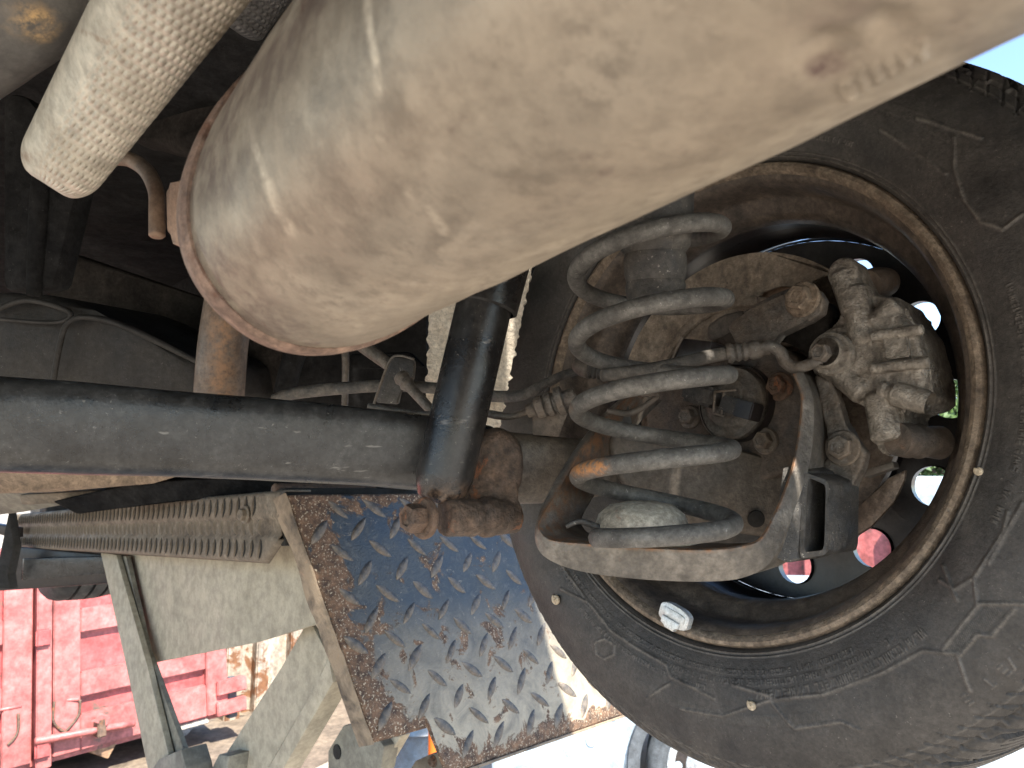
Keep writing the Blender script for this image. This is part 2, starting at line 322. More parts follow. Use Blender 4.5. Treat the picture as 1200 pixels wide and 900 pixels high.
def paint(o, strokes):   # stains of their own shape and the silencer's painted light gradient, drawn along lines on the surface; strokes: (channel, [(px,py)..], radius_px, value)
    me = o.data; M = np.array(wloc(o)); n = len(me.vertices); co_ = np.empty(n*3); me.vertices.foreach_get('co', co_)
    q = co_.reshape(-1, 3)@M[:3, :3].T+M[:3, 3]-np.array(CAM); d = q@np.array(FW); d[d < .02] = .02
    x = 600+F*(q@np.array(RT))/d; y = 450-F*(q@np.array(UP))/d; c = np.zeros((n, 4)); c[:, 3] = 1
    for ch, pl, rad, val in strokes:
        dist = np.full(n, 1e9)
        for (ax, ay), (bx, by) in zip(pl, pl[1:] if len(pl) > 1 else pl):
            ex, ey = bx-ax, by-ay; t = np.clip(((x-ax)*ex+(y-ay)*ey)/max(ex*ex+ey*ey, 1e-6), 0, 1)
            dist = np.minimum(dist, np.hypot(x-ax-t*ex, y-ay-t*ey))
        c[:, ch] = np.maximum(c[:, ch], val*np.clip(1.5-dist/rad, 0, 1))
    at = me.color_attributes.new('stain', 'FLOAT_COLOR', 'POINT'); at.data.foreach_set('color', c.ravel())

# ================================================================== GROUND, TREES, FAR THINGS
bm = bmesh.new(); bmesh.ops.create_grid(bm, x_segments=60, y_segments=60, size=400)
g = bmobj('ground', bm, 'ground_concrete', kind='structure', smooth=None)
grime('yard_dirt', (.20, .155, .11), (.115, .088, .065), rust=(.05, .04, .03), da=.5, ra=.3, sc=1.6, rsc=5, rough=.95, bump=.6, bsc=60, var=.7)
bm = bmesh.new(); yd = [(-4, 3.2), (.6, 3.0), (1.4, 3.9), (2.5, 4.3), (4.2, 5.0), (6, 6.5), (7, 12), (-5, 12)]
bm.faces.new([bm.verts.new(car(a, b, .004)) for a, b in yd]); bmobj('dirt_yard', bm, 'yard_dirt', kind='structure', smooth=None)

# ================================================================== THE CAR (seen from below)
CARO = WC - WA*0 - Z*.35 + FF*1.2 - L*.6
car_o = empty('car', CARO, 'black raised car whose dusty underside with exhaust, axle, spring and wheel fills the view', 'car')
# ---- body: floor, rear panel, wheel house, outer side panel with the arch
bd = bmesh.new()
def slab(l0, l1, f0, f1, z0, z1): a_box(bd, car((l0+l1)/2, (f0+f1)/2, (z0+z1)/2), L*((l1-l0)/2), FF*((f1-f0)/2), Z*((z1-z0)/2))
wl = WC.dot(L); wf = WC.dot(FF); wz = WC.z
slab(-.95, .44, -.85, 3.6, 2.06, 2.10); slab(.442, .80, wf+.40, wf+2.15, 1.98, 2.08); slab(.442, .80, -.85, wf-.40, 2.06, 2.10)
slab(.40, .439, wf-.40, wf+.40, 1.99, 2.4); slab(.442, .80, wf-.40, wf+.40, 2.40, 2.44)
slab(.442, .80, wf+.40, wf+.42, 2.085, 2.4); slab(.442, .80, wf-.42, wf-.40, 2.10, 2.4); slab(.442, .80, wf-.42, wf-.405, 1.98, 2.055)
body = bmobj('body', bd, 'underbody', car_o, smooth=None, label='black underfloor and wheel housing of the raised car')
bm = bmesh.new(); ls = .81
arc = [(wf+.40*math.cos(t), wz+.02+.40*math.sin(t)) for t in [R(a) for a in range(0, 181, 9)]]
outer = [(wf+2.2, wz+.02), (wf+2.2, 2.7), (-.85, 2.7), (-.85, wz+.25), (-.3, wz+.12)]
poly = [outer[0]]+outer[1:]+[(p[0], max(p[1], wz+.02)) for p in arc[::-1]]
a_prism(bm, [car(ls, f, z) for f, z in poly], L*.004); sp_ = bmobj('side_panel', bm, 'white_body', car_o, smooth=None)
sp_.data.materials.clear(); sp_.data.materials.append(MATS['shock_black'])
prism('rear_bumper', [car(-.9, -.85, 2.04), car(.8, -.85, 2.04), car(.8, -.9, 2.07), car(-.9, -.9, 2.07)], Z*.5, 'underbody', car_o, .01)
# dark pressings above and behind
prism('floor_member', [P(70, 292, 1.0), P(245, 352, .95), P(330, 390, .93), P(330, 470, .95), P(60, 450, 1.0), P(55, 330, 1.0)], FW*.06, 'body_brown', car_o, .006)
for pl, d, mt in (
    ([(0, 105), (30, 110), (98, 190), (62, 338), (0, 342)], .62, 'underbody'),):
    prism('floor_panel', [P(x, y, d) for x, y in pl], FW*.03, mt, car_o, .008)
tube('panel_rib', [(P(52, 150, .62), .006), (P(46, 250, .62), .008), (P(40, 345, .62), .006)], 'underbody', car_o)
prism('crossmember', [P(100, 60, .8), P(290, 10, .72), P(282, 70, .70), P(243, 130, .68), P(236, 165, .68), P(205, 176, .7), P(158, 162, .74), P(90, 140, .8)], FW*.04, 'body_brown', car_o, .012, 3)
# fuel tank with moulded seam
tk = [(-30, 345), (0, 341), (60, 345), (112, 364), (156, 388), (232, 421), (236, 470), (60, 462), (-30, 455)]
prism('fuel_tank', [P(x, y, .78) for x, y in tk], FW*.25+L*.05, 'tank_plastic', car_o, .010, 3)
tube('tank_strap', [(P(62, 450, .768), .003), (P(70, 405, .764), .003), (P(80, 378, .764), .003), (P(105, 372, .766), .003), (P(150, 384, .77), .004), (P(232, 424, .772), .003)], 'tank_plastic', car_o, 10)
tube('tank_moulding', [(P(-10, 366, .77), .003), (P(30, 352, .768), .003), (P(75, 362, .766), .003), (P(82, 372, .766), .0025), (P(60, 378, .768), .002), (P(0, 374, .77), .002)], 'tank_plastic', car_o, 10)
# stepped panels under the left edge
bm = bmesh.new()
a_prism(bm, [P(-20, 548, 1.3), P(140, 552, 1.3), P(215, 556, 1.25), P(178, 567, 1.28), P(60, 577, 1.35), P(-20, 579, 1.35)], FW*.08, .003)
bmobj('tan_crossbeam', bm, 'tan_beam', car_o)
prism('sill_panel', [P(-20, 578, 1.6), P(90, 575, 1.5), P(136, 570, 1.5), P(125, 583, 1.5), P(60, 594, 1.6), P(28, 600, 1.7), P(-20, 606, 1.7)], FW*.15, 'beige_dark', car_o, .008)
prism('sill_step', [P(20, 580, 1.45), P(120, 574, 1.42), P(112, 584, 1.42), P(64, 590, 1.45), P(24, 592, 1.48)], FW*.03, 'louvre', car_o, .006)
prism('floor_edge', [P(60, 588, 1.4), P(160, 566, 1.3), P(340, 555, 1.25), P(500, 560, 1.2), P(500, 572, 1.2), P(330, 576, 1.25), P(200, 588, 1.3), P(90, 603, 1.4)], FW*.2, 'underbody', car_o, .006)

# ---- muffler
VPX, VPY, MA, MB_, ROLL, NE = -96.7, 649.7, .109, .065, 2.349, 2.169
md = np.array([(VPX-600)/F, (VPY-450)/F, 1.]); md /= np.linalg.norm(md)
mu = np.cross(md, [0, 1, 0.]); mu /= np.linalg.norm(mu); mv = np.cross(md, mu)
mu, mv = math.cos(ROLL)*mu+math.sin(ROLL)*mv, -math.sin(ROLL)*mu+math.cos(ROLL)*mv
MC = np.array([(444.8-600)/F*.356, (195.2-450)/F*.356, .356])
def mpt(th, l, off=0., sc=1.):
    e = 2/NE; c, s = math.cos(th), math.sin(th)
    x = (MA*sc+off)*math.copysign(abs(c)**e, c); y = (MB_*sc+off)*math.copysign(abs(s)**e, s)
    q = MC-md*l+x*mu+y*mv; return CAM+cam2w(*q)
def mloft(name, prof, mat, parent, seg=240, **k):
    vs = []; fs = []
    for l, off, sc in prof:
        for i in range(seg): vs.append(mpt(2*math.pi*i/seg, l, off, sc))
    for j in range(len(prof)-1):
        for i in range(seg): fs.append((j*seg+i, j*seg+(i+1) % seg, (j+1)*seg+(i+1) % seg, (j+1)*seg+i))
    return pymesh(name, vs, fs, mat, parent, smooth=40, **k)
prof = [(-.012, 0, .02), (-.014, 0, .5), (-.010, -.004, .9), (-.004, -.002, 1.), (.006, .0002, 1.), (.010, -.0006, 1.), (.013, .0006, 1.)]
prof += [(.013+.0009*i, .0008+.0012*math.exp(-((i*.0009-.28)/.012)**2), 1.) for i in range(1, 465)] + [(.44, -.02, .95), (.45, 0, .1)]
muf = mloft('muffler', prof, 'muffler', car_o, 560, label='large oval dusty tan exhaust silencer')
# dents and stamped marks pressed into the shell
me = muf.data; M = wloc(muf); MI = M.inverted(); M3 = M.to_3x3(); stamps = []
def glyph(cx, cy, s, strokes, ang):
    ca, sa = math.cos(ang), math.sin(ang)
    return [((cx+(x0*ca-y0*sa)*s, cy+(x0*sa+y0*ca)*s), (cx+(x1*ca-y1*sa)*s, cy+(x1*sa+y1*ca)*s)) for x0, y0, x1, y1 in strokes]
ga = math.atan2(-.47, 1)
G = {'0': [(-.3, -.5, .3, -.5), (.3, -.5, .3, .5), (.3, .5, -.3, .5), (-.3, .5, -.3, -.5)], '1': [(0, -.5, 0, .5)], 'A': [(-.35, .5, 0, -.5), (0, -.5, .35, .5), (-.2, .1, .2, .1)],
     'V': [(-.35, -.5, 0, .5), (.35, -.5, 0, .5)], '7': [(-.3, -.5, .3, -.5), (.3, -.5, -.1, .5)]}
for k, ch in enumerate('0111AV'): stamps += glyph(992+k*17, 104-k*8.2, 17, G[ch], ga)
n = len(me.vertices); NRM = np.empty(n*3); me.vertices.foreach_get('normal', NRM); NRM = [Vector(q) for q in NRM.reshape(-1, 3)]
for v in me.vertices:
    p = M @ v.co; q = p-CAM; dd = q.dot(FW)
    if dd < .05: continue
    x, y, _ = pix(p); h = 0.
    if 960 < x < 1110 and 20 < y < 130:
        for (ax, ay), (bx, by) in stamps:
            ex, ey = bx-ax, by-ay; t = min(1, max(0, ((x-ax)*ex+(y-ay)*ey)/(ex*ex+ey*ey)))
            h = max(h, .0011*math.exp(-((x-ax-t*ex)**2+(y-ay-t*ey)**2)/9))
    h -= .0035*math.exp(-((x-975)**2/1400+(y-62)**2/500)) + .0022*math.exp(-((x-1040)**2/900+(y-35)**2/500))
    h += .0012*noise.noise(p*14)+.0005*noise.noise(p*40)
    nrm = (M3 @ NRM[v.index]).normalized()
    c0 = CAM+cam2w(*(MC-md*((MC-np.array([q.dot(RT), -q.dot(UP), dd]))@md)))
    if nrm.dot(p-c0) < 0: nrm = -nrm
    v.co = MI @ (p+nrm*h)
me.update()
rs = random.Random(3)
st = [(0, [(430, -10), (432, 30), (440, 70), (444, 108)], 4.5, .7), (0, [(292, 140), (298, 170)], 2.5, .7), (0, [(298, 170), (310, 206)], 4, .8), (0, [(314, 215), (325, 245), (344, 276)], 6, .6), (0, [(520, 300), (560, 260), (570, 230)], 7, .35),
      (0, [(480, 225), (500, 240), (520, 270)], 6, .5), (0, [(520, 190), (470, 300), (430, 330)], 22, .28), (0, [(700, 90), (820, 60), (900, 40)], 60, .3), (0, [(600, 20), (760, 10)], 70, .25),
      (1, [(958, 78), (985, 70)], 14, .75), (1, [(530, 150), (540, 140)], 6, .35), (1, [(682, 184), (690, 182)], 5, .5), (1, [(705, 203), (715, 200)], 4, .4), (1, [(420, 123), (423, 124)], 3, .6),
      (1, [(900, 60), (960, 20), (1010, 5)], 30, .25), (1, [(1120, 20), (1150, 60)], 14, .2), (1, [(360, 403), (372, 403)], 4, .5),
      (0, [(560, 345), (700, 275), (900, 182), (1100, 90)], 22, .45), (1, [(235, 190), (255, 110), (300, 50), (345, -10)], 48, .5), (1, [(238, 280), (270, 350), (330, 385)], 26, .4), (0, [(330, 330), (420, 370), (520, 330)], 25, .4)]  # broad strokes paint in the light gradient: warm bottom, dark left and upper edges
for _ in range(26): x, y = rs.uniform(300, 1100), rs.uniform(0, 380); st.append((rs.choice((0, 1)), [(x, y), (x+rs.uniform(-9, 9), y+rs.uniform(-9, 9))], rs.uniform(1.5, 5), rs.uniform(.15, .5)))
paint(muf, st)
mloft('seam_flange', [(-.006, -.004, 1.), (-.0065, .0, 1.), (-.004, .0022, 1.), (.001, .0028, 1.), (.0045, .0026, 1.), (.0062, .0012, 1.), (.0064, -.004, 1.)], 'muffler_seam', muf, 240)

# ---- heat shield (dimpled aluminium), with the dark second one behind
def shield(name, cl, wid, dep, mat, cell, flat_to, parent, label=None, dimp=.0017):
    nu, nv = 120, 260; vs = []; fs = []
    for j in range(nv+1):
        v = j/nv; s = v*(len(cl)-1); i = min(int(s), len(cl)-2); t = s-i
        c = (cl[i][0]*(1-t)+cl[i+1][0]*t, cl[i][1]*(1-t)+cl[i+1][1]*t); wd = wid[0]*(1-v)+wid[1]*v; d = dep[0]*(1-v)+dep[1]*v
        dx, dy = cl[-1][0]-cl[0][0], cl[-1][1]-cl[0][1]; ln = math.hypot(dx, dy); nx, ny = -dy/ln, dx/ln
        if v < .10: e = math.sqrt(max(0, 1-((.10-v)/.10)**2)); wd *= .45+.55*e
        for k in range(nu+1):
            u = k/nu; a = math.pi*(u*1.05-.02); x = -math.cos(a)  # -1 left .. 1 right
            q = P(c[0]+nx*x*wd/2, c[1]+ny*x*wd/2, d-(wd/F*d)*.42*math.sin(a)**.8 if 0 < a < math.pi else d)
            if u > flat_to:
                ay = v*ln/cell*1.0; ax_ = (a*wd/2)/(cell*(wd/max(wid)))
                ph = ay*1.15; row = math.floor(ph); cx = ax_+.5*(row % 2); fx, fy = (cx % 1)-.5, (ph % 1)-.5
                r2 = (fx*fx+fy*fy)/.16; hgt = max(0, 1-r2)*min(1, (u-flat_to)*8)
                q = q-ray(c[0], c[1]).normalized()*dimp*hgt
            vs.append(q)
    for j in range(nv):
        for k in range(nu): a = j*(nu+1)+k; fs.append((a, a+1, a+nu+2, a+nu+1))
    o = pymesh(name, vs, fs, mat, parent, smooth=70, label=label)
    m = o.modifiers.new('thickness', 'SOLIDIFY'); m.thickness = .0012; m.offset = 0; return o
hs = shield('heat_shield', [(56, 216), (144, 77), (232, -62)], (96, 172), (.40, .24), 'alu_shield', 13.5, .30, car_o, 'curved pale aluminium heat shield with dimpled surface')
paint(hs, [(0, [(22, 190), (28, 185)], 9, .8), (0, [(95, 36), (128, 50)], 3, .6)])
shield('heat_shield', [(268, 30), (330, -60)], (80, 90), (.52, .46), 'dark_shield', 9, .05, car_o, 'dark dimpled heat shield behind the silencer')
tube('tailpipe_end', [(P(-70, 50, .40), .036), (P(-20, 22, .395), .034), (P(22, 0, .39), .031), (P(50, -40, .385), .030), (P(70, -90, .38), .03)], 'tailpipe', car_o, 32)
paint(bpy.data.objects['tailpipe_end'], [(0, [(34, 22), (48, 30)], 16, .9)])
# ---- hanger
tube('exhaust_hanger', [(P(110, 178, .45), .0046), (P(128, 184, .45), .0046), (P(152, 187, .445), .0046), (P(172, 201, .44), .0046), (P(183, 225, .435), .0046), (P(184, 252, .432), .0046), (P(184, 276, .43), .0046)], 'rust_pipe', car_o)
prism('hanger_flange', [P(193, 221, .425), P(205, 214, .42), P(219, 203, .41), P(222, 240, .41), P(219, 282, .41), P(213, 296, .415), P(208, 282, .42), P(194, 272, .425)], FW*.012, 'muffler_seam', car_o, .003)
# ---- rusty upright behind the silencer
up_ = tube('exhaust_pipe', [(P(275, 320, .70), .0225), (P(262, 400, .70), .0228), (P(256, 475, .70), .023)], 'rust_pipe', car_o, 32, label='rusty upright pipe between silencer and axle')
paint(up_, [(0, [(262, 370), (256, 460)], 14, .8)])

# ---- axle beam
def beam(name, rings, mat, parent, seg=40, label=None):
    # rings: (px, ytop, ybot, depth); D-shaped section
    bm = bmesh.new(); rr = []
    for px, yt, yb, d in rings:
        t, b = P(px, yt, d), P(px, yb, d); h = (t-b).length/2; c = (t+b)/2; vs = []
        v = (t-b).normalized(); dirn = FF
        for k in range(seg):
            a = 2*math.pi*k/seg; ca, sa = math.cos(a), math.sin(a); e = .60
            vs.append(bm.verts.new(c+v*(h*math.copysign(abs(sa)**e, sa))+dirn*(h*.8*math.copysign(abs(ca)**e, ca)+h*.6)))
        rr.append(vs)
    for a, b in zip(rr, rr[1:]):
        for i in range(seg): bm.faces.new((a[i], a[(i+1) % seg], b[(i+1) % seg], b[i]))
    bm.faces.new(rr[0]); bm.faces.new(rr[-1][::-1])
    return bmobj(name, bm, mat, parent, smooth=40, label=label)
axle = beam('axle_beam', [(-80, 428, 549, .44), (0, 438, 553, .465), (100, 445, 556, .49), (200, 455, 558, .51), (300, 463, 562, .525), (380, 470, 566, .54), (440, 477, 569, .55), (520, 485, 576, .565), (580, 497, 583, .575)], 'black_steel', car_o, label='black axle tube with grey dust and scratches')
beam('axle_end', [(555, 500, 588, .572), (600, 504, 592, .578), (660, 511, 590, .59), (705, 514, 585, .60), (770, 520, 600, .62)], 'tube_brown', axle)
# damper bracket: rusty cast lump below the tube
bm = bmesh.new()
a_prism(bm, [P(x, y, .545) for x, y in ((548, 512), (585, 500), (612, 520), (614, 562), (600, 590), (596, 618), (568, 624), (540, 626), (532, 600), (538, 560))], FW*.035, .008, 3)
a_lathe(bm, P(478, 607, .50), P(590, 606, .545)-P(478, 607, .50), [(0, .028), (.0125, .028), (.0135, .032), (.0138, .052), (.0125, .056), (.012, .058), (.0145, .060), (.0145, .068), (.0135, .07), (.012, .09), (0, .09)], 32)
br = bmobj('damper_bracket', bm, 'rusty_steel', car_o, label='rust flaked bracket under the damper'); remesh(br, .0014, .0008)
hb = hexbolt('bracket_bolt', P(499, 607, .508), P(478, 607, .496)-P(515, 606, .515), .0098, .016, 'rusty_steel', br, rot=.3)

# ---- shock absorber
sh0, sh1 = P(574, 330, .565), P(514, 588, .53)
sd_ = (sh1-sh0).normalized(); LN = (sh1-sh0).length
shock = lathe('shock_absorber', sh0-sd_*.06, sd_, [(.0215, 0), (.0215, .06), (.0214, .1), (.0212, LN+.041), (.0192, LN+.050), (.0165, LN+.057), (.012, LN+.061), (.005, LN+.0622), (0, LN+.0623)], 'shock_black', car_o, 64, label='black damper tube standing in front of the axle')
lathe('dust_cover', P(612, 205, .58), (P(569, 360, .562)-P(612, 205, .58)), [(.0245, 0), (.025, (P(612, 205, .58)-P(569, 360, .562)).length), (.0225, (P(612, 205, .58)-P(569, 360, .562)).length+.0015), (.02, .1)], 'shock_black', shock, 64)

paint(shock, [(0, [(500, 592), (540, 588)], 17, .7)])
# pale roughcast wheel-house edge seen behind the damper
bm = bmesh.new(); ed = []
for i in range(60):
    t = i/59; y = 300+220*t
    ed.append((P(504-6*t+3*noise.noise(Vector((i*.4, 0, 0)))*2, y, .74)))
for i in range(90):
    t = 1-i/89; y = 300+215*t; ed.append(P(626-44*t+6*max(0, noise.noise(Vector((i*.35, 9, 0))))+2.0*noise.noise(Vector((i*1.3, 4, 0))), y, .74))
a_prism(bm, ed, FW*.02); sealer = bmobj('wheel_house_edge', bm, 'sealer', car_o, smooth=None, label='pale crusty edge behind the damper')
for x0, x1, y0, y1, d in ((628, 690, 270, 330, .9),): pass
prism('inner_panel', [P(298, 380, .98), P(420, 405, .95), P(500, 330, .93), P(500, 500, .93), P(290, 500, .98)], FW*.02, 'underbody', car_o, .002)

# ---- handbrake cable, brake pipe, bracket
tube('brake_hose', [(P(322, 468, .74), .0055), (P(345, 461, .73), .0062), (P(400, 455, .72), .0062), (P(460, 452, .71), .0058), (P(520, 456, .70), .0055), (P(575, 464, .68), .0055), (P(612, 463, .66), .0052), (P(640, 449, .65), .0045), (P(668, 437, .65), .0038), (P(700, 433, .65), .0035)], 'hose', car_o, 14)
bm = bmesh.new(); pth = [P(352, 400, .82), P(344, 420, .82), P(338, 440, .82), P(333, 462, .82)]
a_tube(bm, smooth_path([(p, .012) for p in pth], 10), 18); bmobj('air_duct', bm, 'underbody', car_o, smooth=50)
hb2 = prism('hose_bracket', [P(441, 472, .69), P(440, 462, .69), P(458, 420, .69), P(462, 418, .69), P(484, 420, .69), P(486, 427, .69), P(484, 445, .69), P(470, 452, .69), P(466, 474, .69)], FW*.012, 'rubber', car_o, .002)
tube('bracket_rim', [(P(438, 474, .682), .0012), (P(446, 450, .682), .0012), (P(458, 421, .682), .0012), (P(470, 417, .682), .0012), (P(485, 421, .682), .0012)], 'arm_grey', hb2, 8)
lathe('hose_ferrule', P(468, 440, .67), P(500, 475, .655)-P(468, 440, .67), [(0, 0), (.006, 0), (.0075, .004), (.006, .008), (.0075, .012), (.005, .016), (.0045, .05), (.0045, .07)], 'arm_grey', hb2, 20)
tube('brake_pipe', [(P(432, 476, .62), .0027), (P(470, 482, .62), .0027), (P(498, 485, .62), .0025), (P(560, 484, .60), .0032), (P(585, 487, .59), .0034), (P(600, 488, .585), .0026), (P(622, 481, .58), .0025)], 'arm_grey', car_o, 12)
tube('strut_rod', [(P(415, 398, .74), .007), (P(440, 416, .72), .0068), (P(456, 428, .71), .006)], 'arm_grey', car_o, 14)
tube('cable_stay', [(P(402, 402, .80), .004), (P(405, 420, .80), .004), (P(404, 478, .80), .0035)], 'tube_brown', car_o, 10)
prism('hose_panel', [P(408, 415, .81), P(480, 412, .81), P(498, 430, .81), P(440, 432, .81), P(410, 431, .81)], FW*.02, 'underbody', car_o, .004)
ft = P(618, 482, .578); fd = P(662, 468, .572)-ft
lathe('pipe_union', ft, fd, [(0, 0), (.0055, 0), (.0058, .006), (.0062, .0065), (.0088, .008), (.009, .014), (.0075, .015), (.0095, .017), (.0098, .021), (.0078, .022), (.0078, .0235), (.0112, .025), (.0115, .030), (.007, .031), (.007, .04)], 'arm_grey', car_o, 12)
prism('union_tab', [P(624, 479, .585), P(663, 478, .585), P(665, 486, .585), P(655, 512, .585), P(624, 510, .585)], FW*.004, 'tube_brown', car_o, .001)

# ---- coil spring
sc_ = P(765, 450, .50); SR = .0512
def helix():
    pts = []
    # right loops at these image heights
    zs = lambda y: None
    def zr(y, side): # height of a point right (+1) or left (-1) of the coil at image row y
        return P(765+side*88, y, .50).z
    keys = [(-.42, zr(628, -1)), (0, zr(611, 1)), (.5, zr(555, -1)), (1, zr(526, 1)), (1.5, zr(478, -1)), (2, zr(438, 1)), (2.5, zr(396, -1)), (3, zr(346, 1)), (3.5, zr(316, -1)), (4, zr(257, 1)), (4.5, zr(222, -1)), (5, zr(178, 1))]
    T = np.linspace(-.42, 4.9, 420); zz = np.interp(T, [k[0] for k in keys], [k[1] for k in keys])
    ker = np.ones(25)/25; zp = np.pad(zz, 12, mode='edge'); zz = np.convolve(zp, ker, 'valid')
    for t, z in zip(T, zz):
        a = 2*math.pi*t; r = SR*(1-.10*max(0, .1-t))
        pts.append((Vector((sc_.x+r*math.cos(a), sc_.y+.004+r*math.sin(a), z)), .0062))
    return pts
spr = tube('coil_spring', helix(), 'spring_grey', car_o, 20, raw=True, wob=.02, label='dusty grey suspension coil spring')
paint(spr, [(0, [(676, 548), (702, 546)], 9, .9), (0, [(652, 470), (662, 478)], 7, .4)])
# bump stop above and seat below
bs = P(766, 200, .50); bdir = P(768, 338, .50)-bs
lathe('bump_stop', bs, bdir, [(.03, 0), (.0265, .02), (.0255, .045), (.024, .052), (.0205, .057), (.0215, .061), (.021, .071), (.0195, .076), (.0205, .079), (.019, .09), (.014, .094), (0, .095)], 'rubber', car_o, 48)
lathe('spring_seat', P(752, 619, .515), Z, [(.038, -.010), (.038, -.006), (.036, -.005), (.034, -.004), (.033, .002), (.030, .010), (.022, .0165), (.010, .019), (0, .0195)], 'pale_rubber', car_o, 48, label='pale rubber spring seat with a rust spot')
tube('seat_clip', [(P(664, 617, .50), .0016), (P(680, 611, .50), .002), (P(700, 618, .505), .0026), (P(712, 624, .505), .002)], 'pan_steel', car_o, 10)

# ---- spring pan
lip = [(742, 462, .60), (712, 490, .58), (682, 530, .555), (655, 575, .53), (634, 608, .505), (634, 622, .498), (648, 632, .492), (690, 636, .485), (760, 641, .475), (830, 643, .468), (872, 638, .468), (892, 628, .47), (912, 590, .485), (928, 545, .50), (936, 500, .515), (938, 465, .525), (929, 438, .535)]
low = [(736, 460, .602), (705, 488, .582), (673, 528, .557), (646, 573, .532), (629, 610, .507), (629, 640, .500), (648, 658, .494), (690, 671, .488), (760, 679, .480), (830, 681, .474), (875, 675, .474), (905, 654, .476), (930, 598, .49), (947, 548, .505), (953, 500, .52), (952, 465, .53), (941, 436, .54)]
def pathpts(seq, n=6): return [p for p, r in smooth_path([(Vector(q), 0.) for q in seq], n)]
lp = [P(*q) for q in pathpts(lip)]; lw = [P(*q) for q in pathpts(low)]
bm = bmesh.new(); rows = []
K = L*.055+FF*.01
for a, b in zip(lp, lw):
    out = (b-a).normalized()
    rows.append([bm.verts.new(p) for p in (a+K, a, a-FW*.0015+out*.0008, a.lerp(b, .14)-FW*.002, a.lerp(b, .35)-FW*.002, a.lerp(b, .65)-FW*.0018, b-FW*.001, b+FW*.003, b+K*.55, b+K*1.02)])
for r0, r1 in zip(rows, rows[1:]):
    for i in range(9): bm.faces.new((r0[i], r0[i+1], r1[i+1], r1[i]))
    bm.faces.new((r0[9], r0[0], r1[0], r1[9]))
pan = bmobj('spring_pan', bm, 'pan_band', car_o, smooth=40, label='rusty edged pan that carries the coil spring')
K2 = L*.052+FF*.01
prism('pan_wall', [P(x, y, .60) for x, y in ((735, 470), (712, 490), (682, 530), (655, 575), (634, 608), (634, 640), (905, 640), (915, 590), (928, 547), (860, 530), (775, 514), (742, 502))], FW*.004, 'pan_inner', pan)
paint(pan, [(0, [(q[0], q[1]) for q in lip], 3.2, .9)])
ta = [(700, 500), (725, 497), (775, 512), (860, 528), (932, 541), (930, 560), (905, 640), (640, 640), (640, 600), (668, 545)]
prism('trailing_arm', [P(x, y, .585) for x, y in [(722, 500), (760, 508), (800, 518), (862, 528), (918, 537), (930, 546), (922, 580), (905, 632), (760, 610), (725, 560), (712, 520)]], FW*.05, 'tube_brown', pan, .014, 4)
lathe('drain_hole', P(886, 608, .583), -FW, [(0, .0015), (.0058, .0016), (.0066, .0014), (.007, 0)], 'slot_black', pan, 24)
# box section to the right of the pan
bx = bmesh.new(); o4 = [(942, 553, .50), (972, 564, .495), (970, 650, .485), (936, 655, .488)]
a_prism(bx, [P(*q) for q in [(917, 548, .505), (928, 545, .505), (943, 552, .50), (940, 556, .50), (937, 656, .488), (921, 660, .49), (903, 652, .49)]], L*.05, .003)
i4 = [(946, 559, .50), (967, 568, .495), (965, 644, .486), (941, 647, .488)]
def rr4(q, k=5):
    out = []
    n = len(q)
    for i in range(n):
        a, b, c = Vector(q[i-1]), Vector(q[i]), Vector(q[(i+1) % n])
        for s in range(k+1):
            t = s/k; p0 = b+(a-b).normalized()*8 if False else b.lerp(a, .16); p1 = b.lerp(c, .16)
            out.append(tuple(p0.lerp(b, t).lerp(b.lerp(p1, t), t)))
    return out
oo = [P(*q) for q in rr4(o4)]; ii = [P(*q) for q in rr4(i4)]
n = len(oo); A = [bx.verts.new(p) for p in oo]; B = [bx.verts.new(p-FW*.0012) for p in ii]; C_ = [bx.verts.new(p+L*.05) for p in ii]; D_ = [bx.verts.new(p+L*.05) for p in oo]
for i in range(n):
    j = (i+1) % n
    for u_, v_ in ((A, B), (B, C_), (D_, A)): bx.faces.new((u_[i], u_[j], v_[j], v_[i]))
bx.faces.new(C_)
bmobj('box_section', bx, 'pan_steel', car_o, smooth=30)

# ---- hub carrier, sensor cap, bolts (wheel frame)
def wpoly(name, pts, a, th, mat, parent, bevel=.002, **k): return prism(name, [PW(x, y, a) for x, y in pts], WA*th, mat, parent, bevel, 3, **k)
hub = wpoly('hub_carrier', [(770, 440), (800, 420), (870, 405), (915, 405), (935, 420), (940, 470), (938, 520), (925, 552), (880, 566), (800, 556), (760, 530), (755, 480)], -.005, .03, 'dark_carrier', car_o, .004)
cw = PW(861, 472, -.012)
lathe('sensor_ring', cw, WA, [(.032, -.003), (.0325, .01), (.031, .012)], 'rim_dark', hub, 48)
cap = lathe('sensor_cap', PW(857, 473, -.010), -WA, [(.0315, -.012), (.0315, 0), (.030, .0025), (.0285, .003), (.025, .0022), (.0225, .003), (.0205, .0055), (.0195, .006), (.012, .0062), (.009, .0055), (0, .0055)], 'arm_grey', hub, 56)
ax_ = (PW(885, 482, -.02)-PW(840, 470, -.02)).normalized(); ay_ = WA.cross(ax_).normalized()
pl = box('connector_plug', PW(868, 478, -.022), ax_*.015, ay_*.0068, WA*.008, 'rubber', hub, .0015)
box('plug_end', PW(877, 481, -.0235), ax_*.008, ay_*.0070, WA*.0082, 'rim_dark', hub, .001)
box('wire_boot', PW(822, 463, -.022), ax_*.016, ay_*.0085, WA*.008, 'rubber', hub, .003)
bm = bmesh.new()
for u0, u1 in (((838, 459), (836, 484)), ((836, 484), (848, 487)), ((838, 459), (862, 457)), ((848, 460), (846, 486))):
    a_tube(bm, [(PW(*u0, -.028), .0011), (PW(*u1, -.028), .0011)], 8)
bmobj('wire_clip', bm, 'arm_grey', hub, smooth=50)
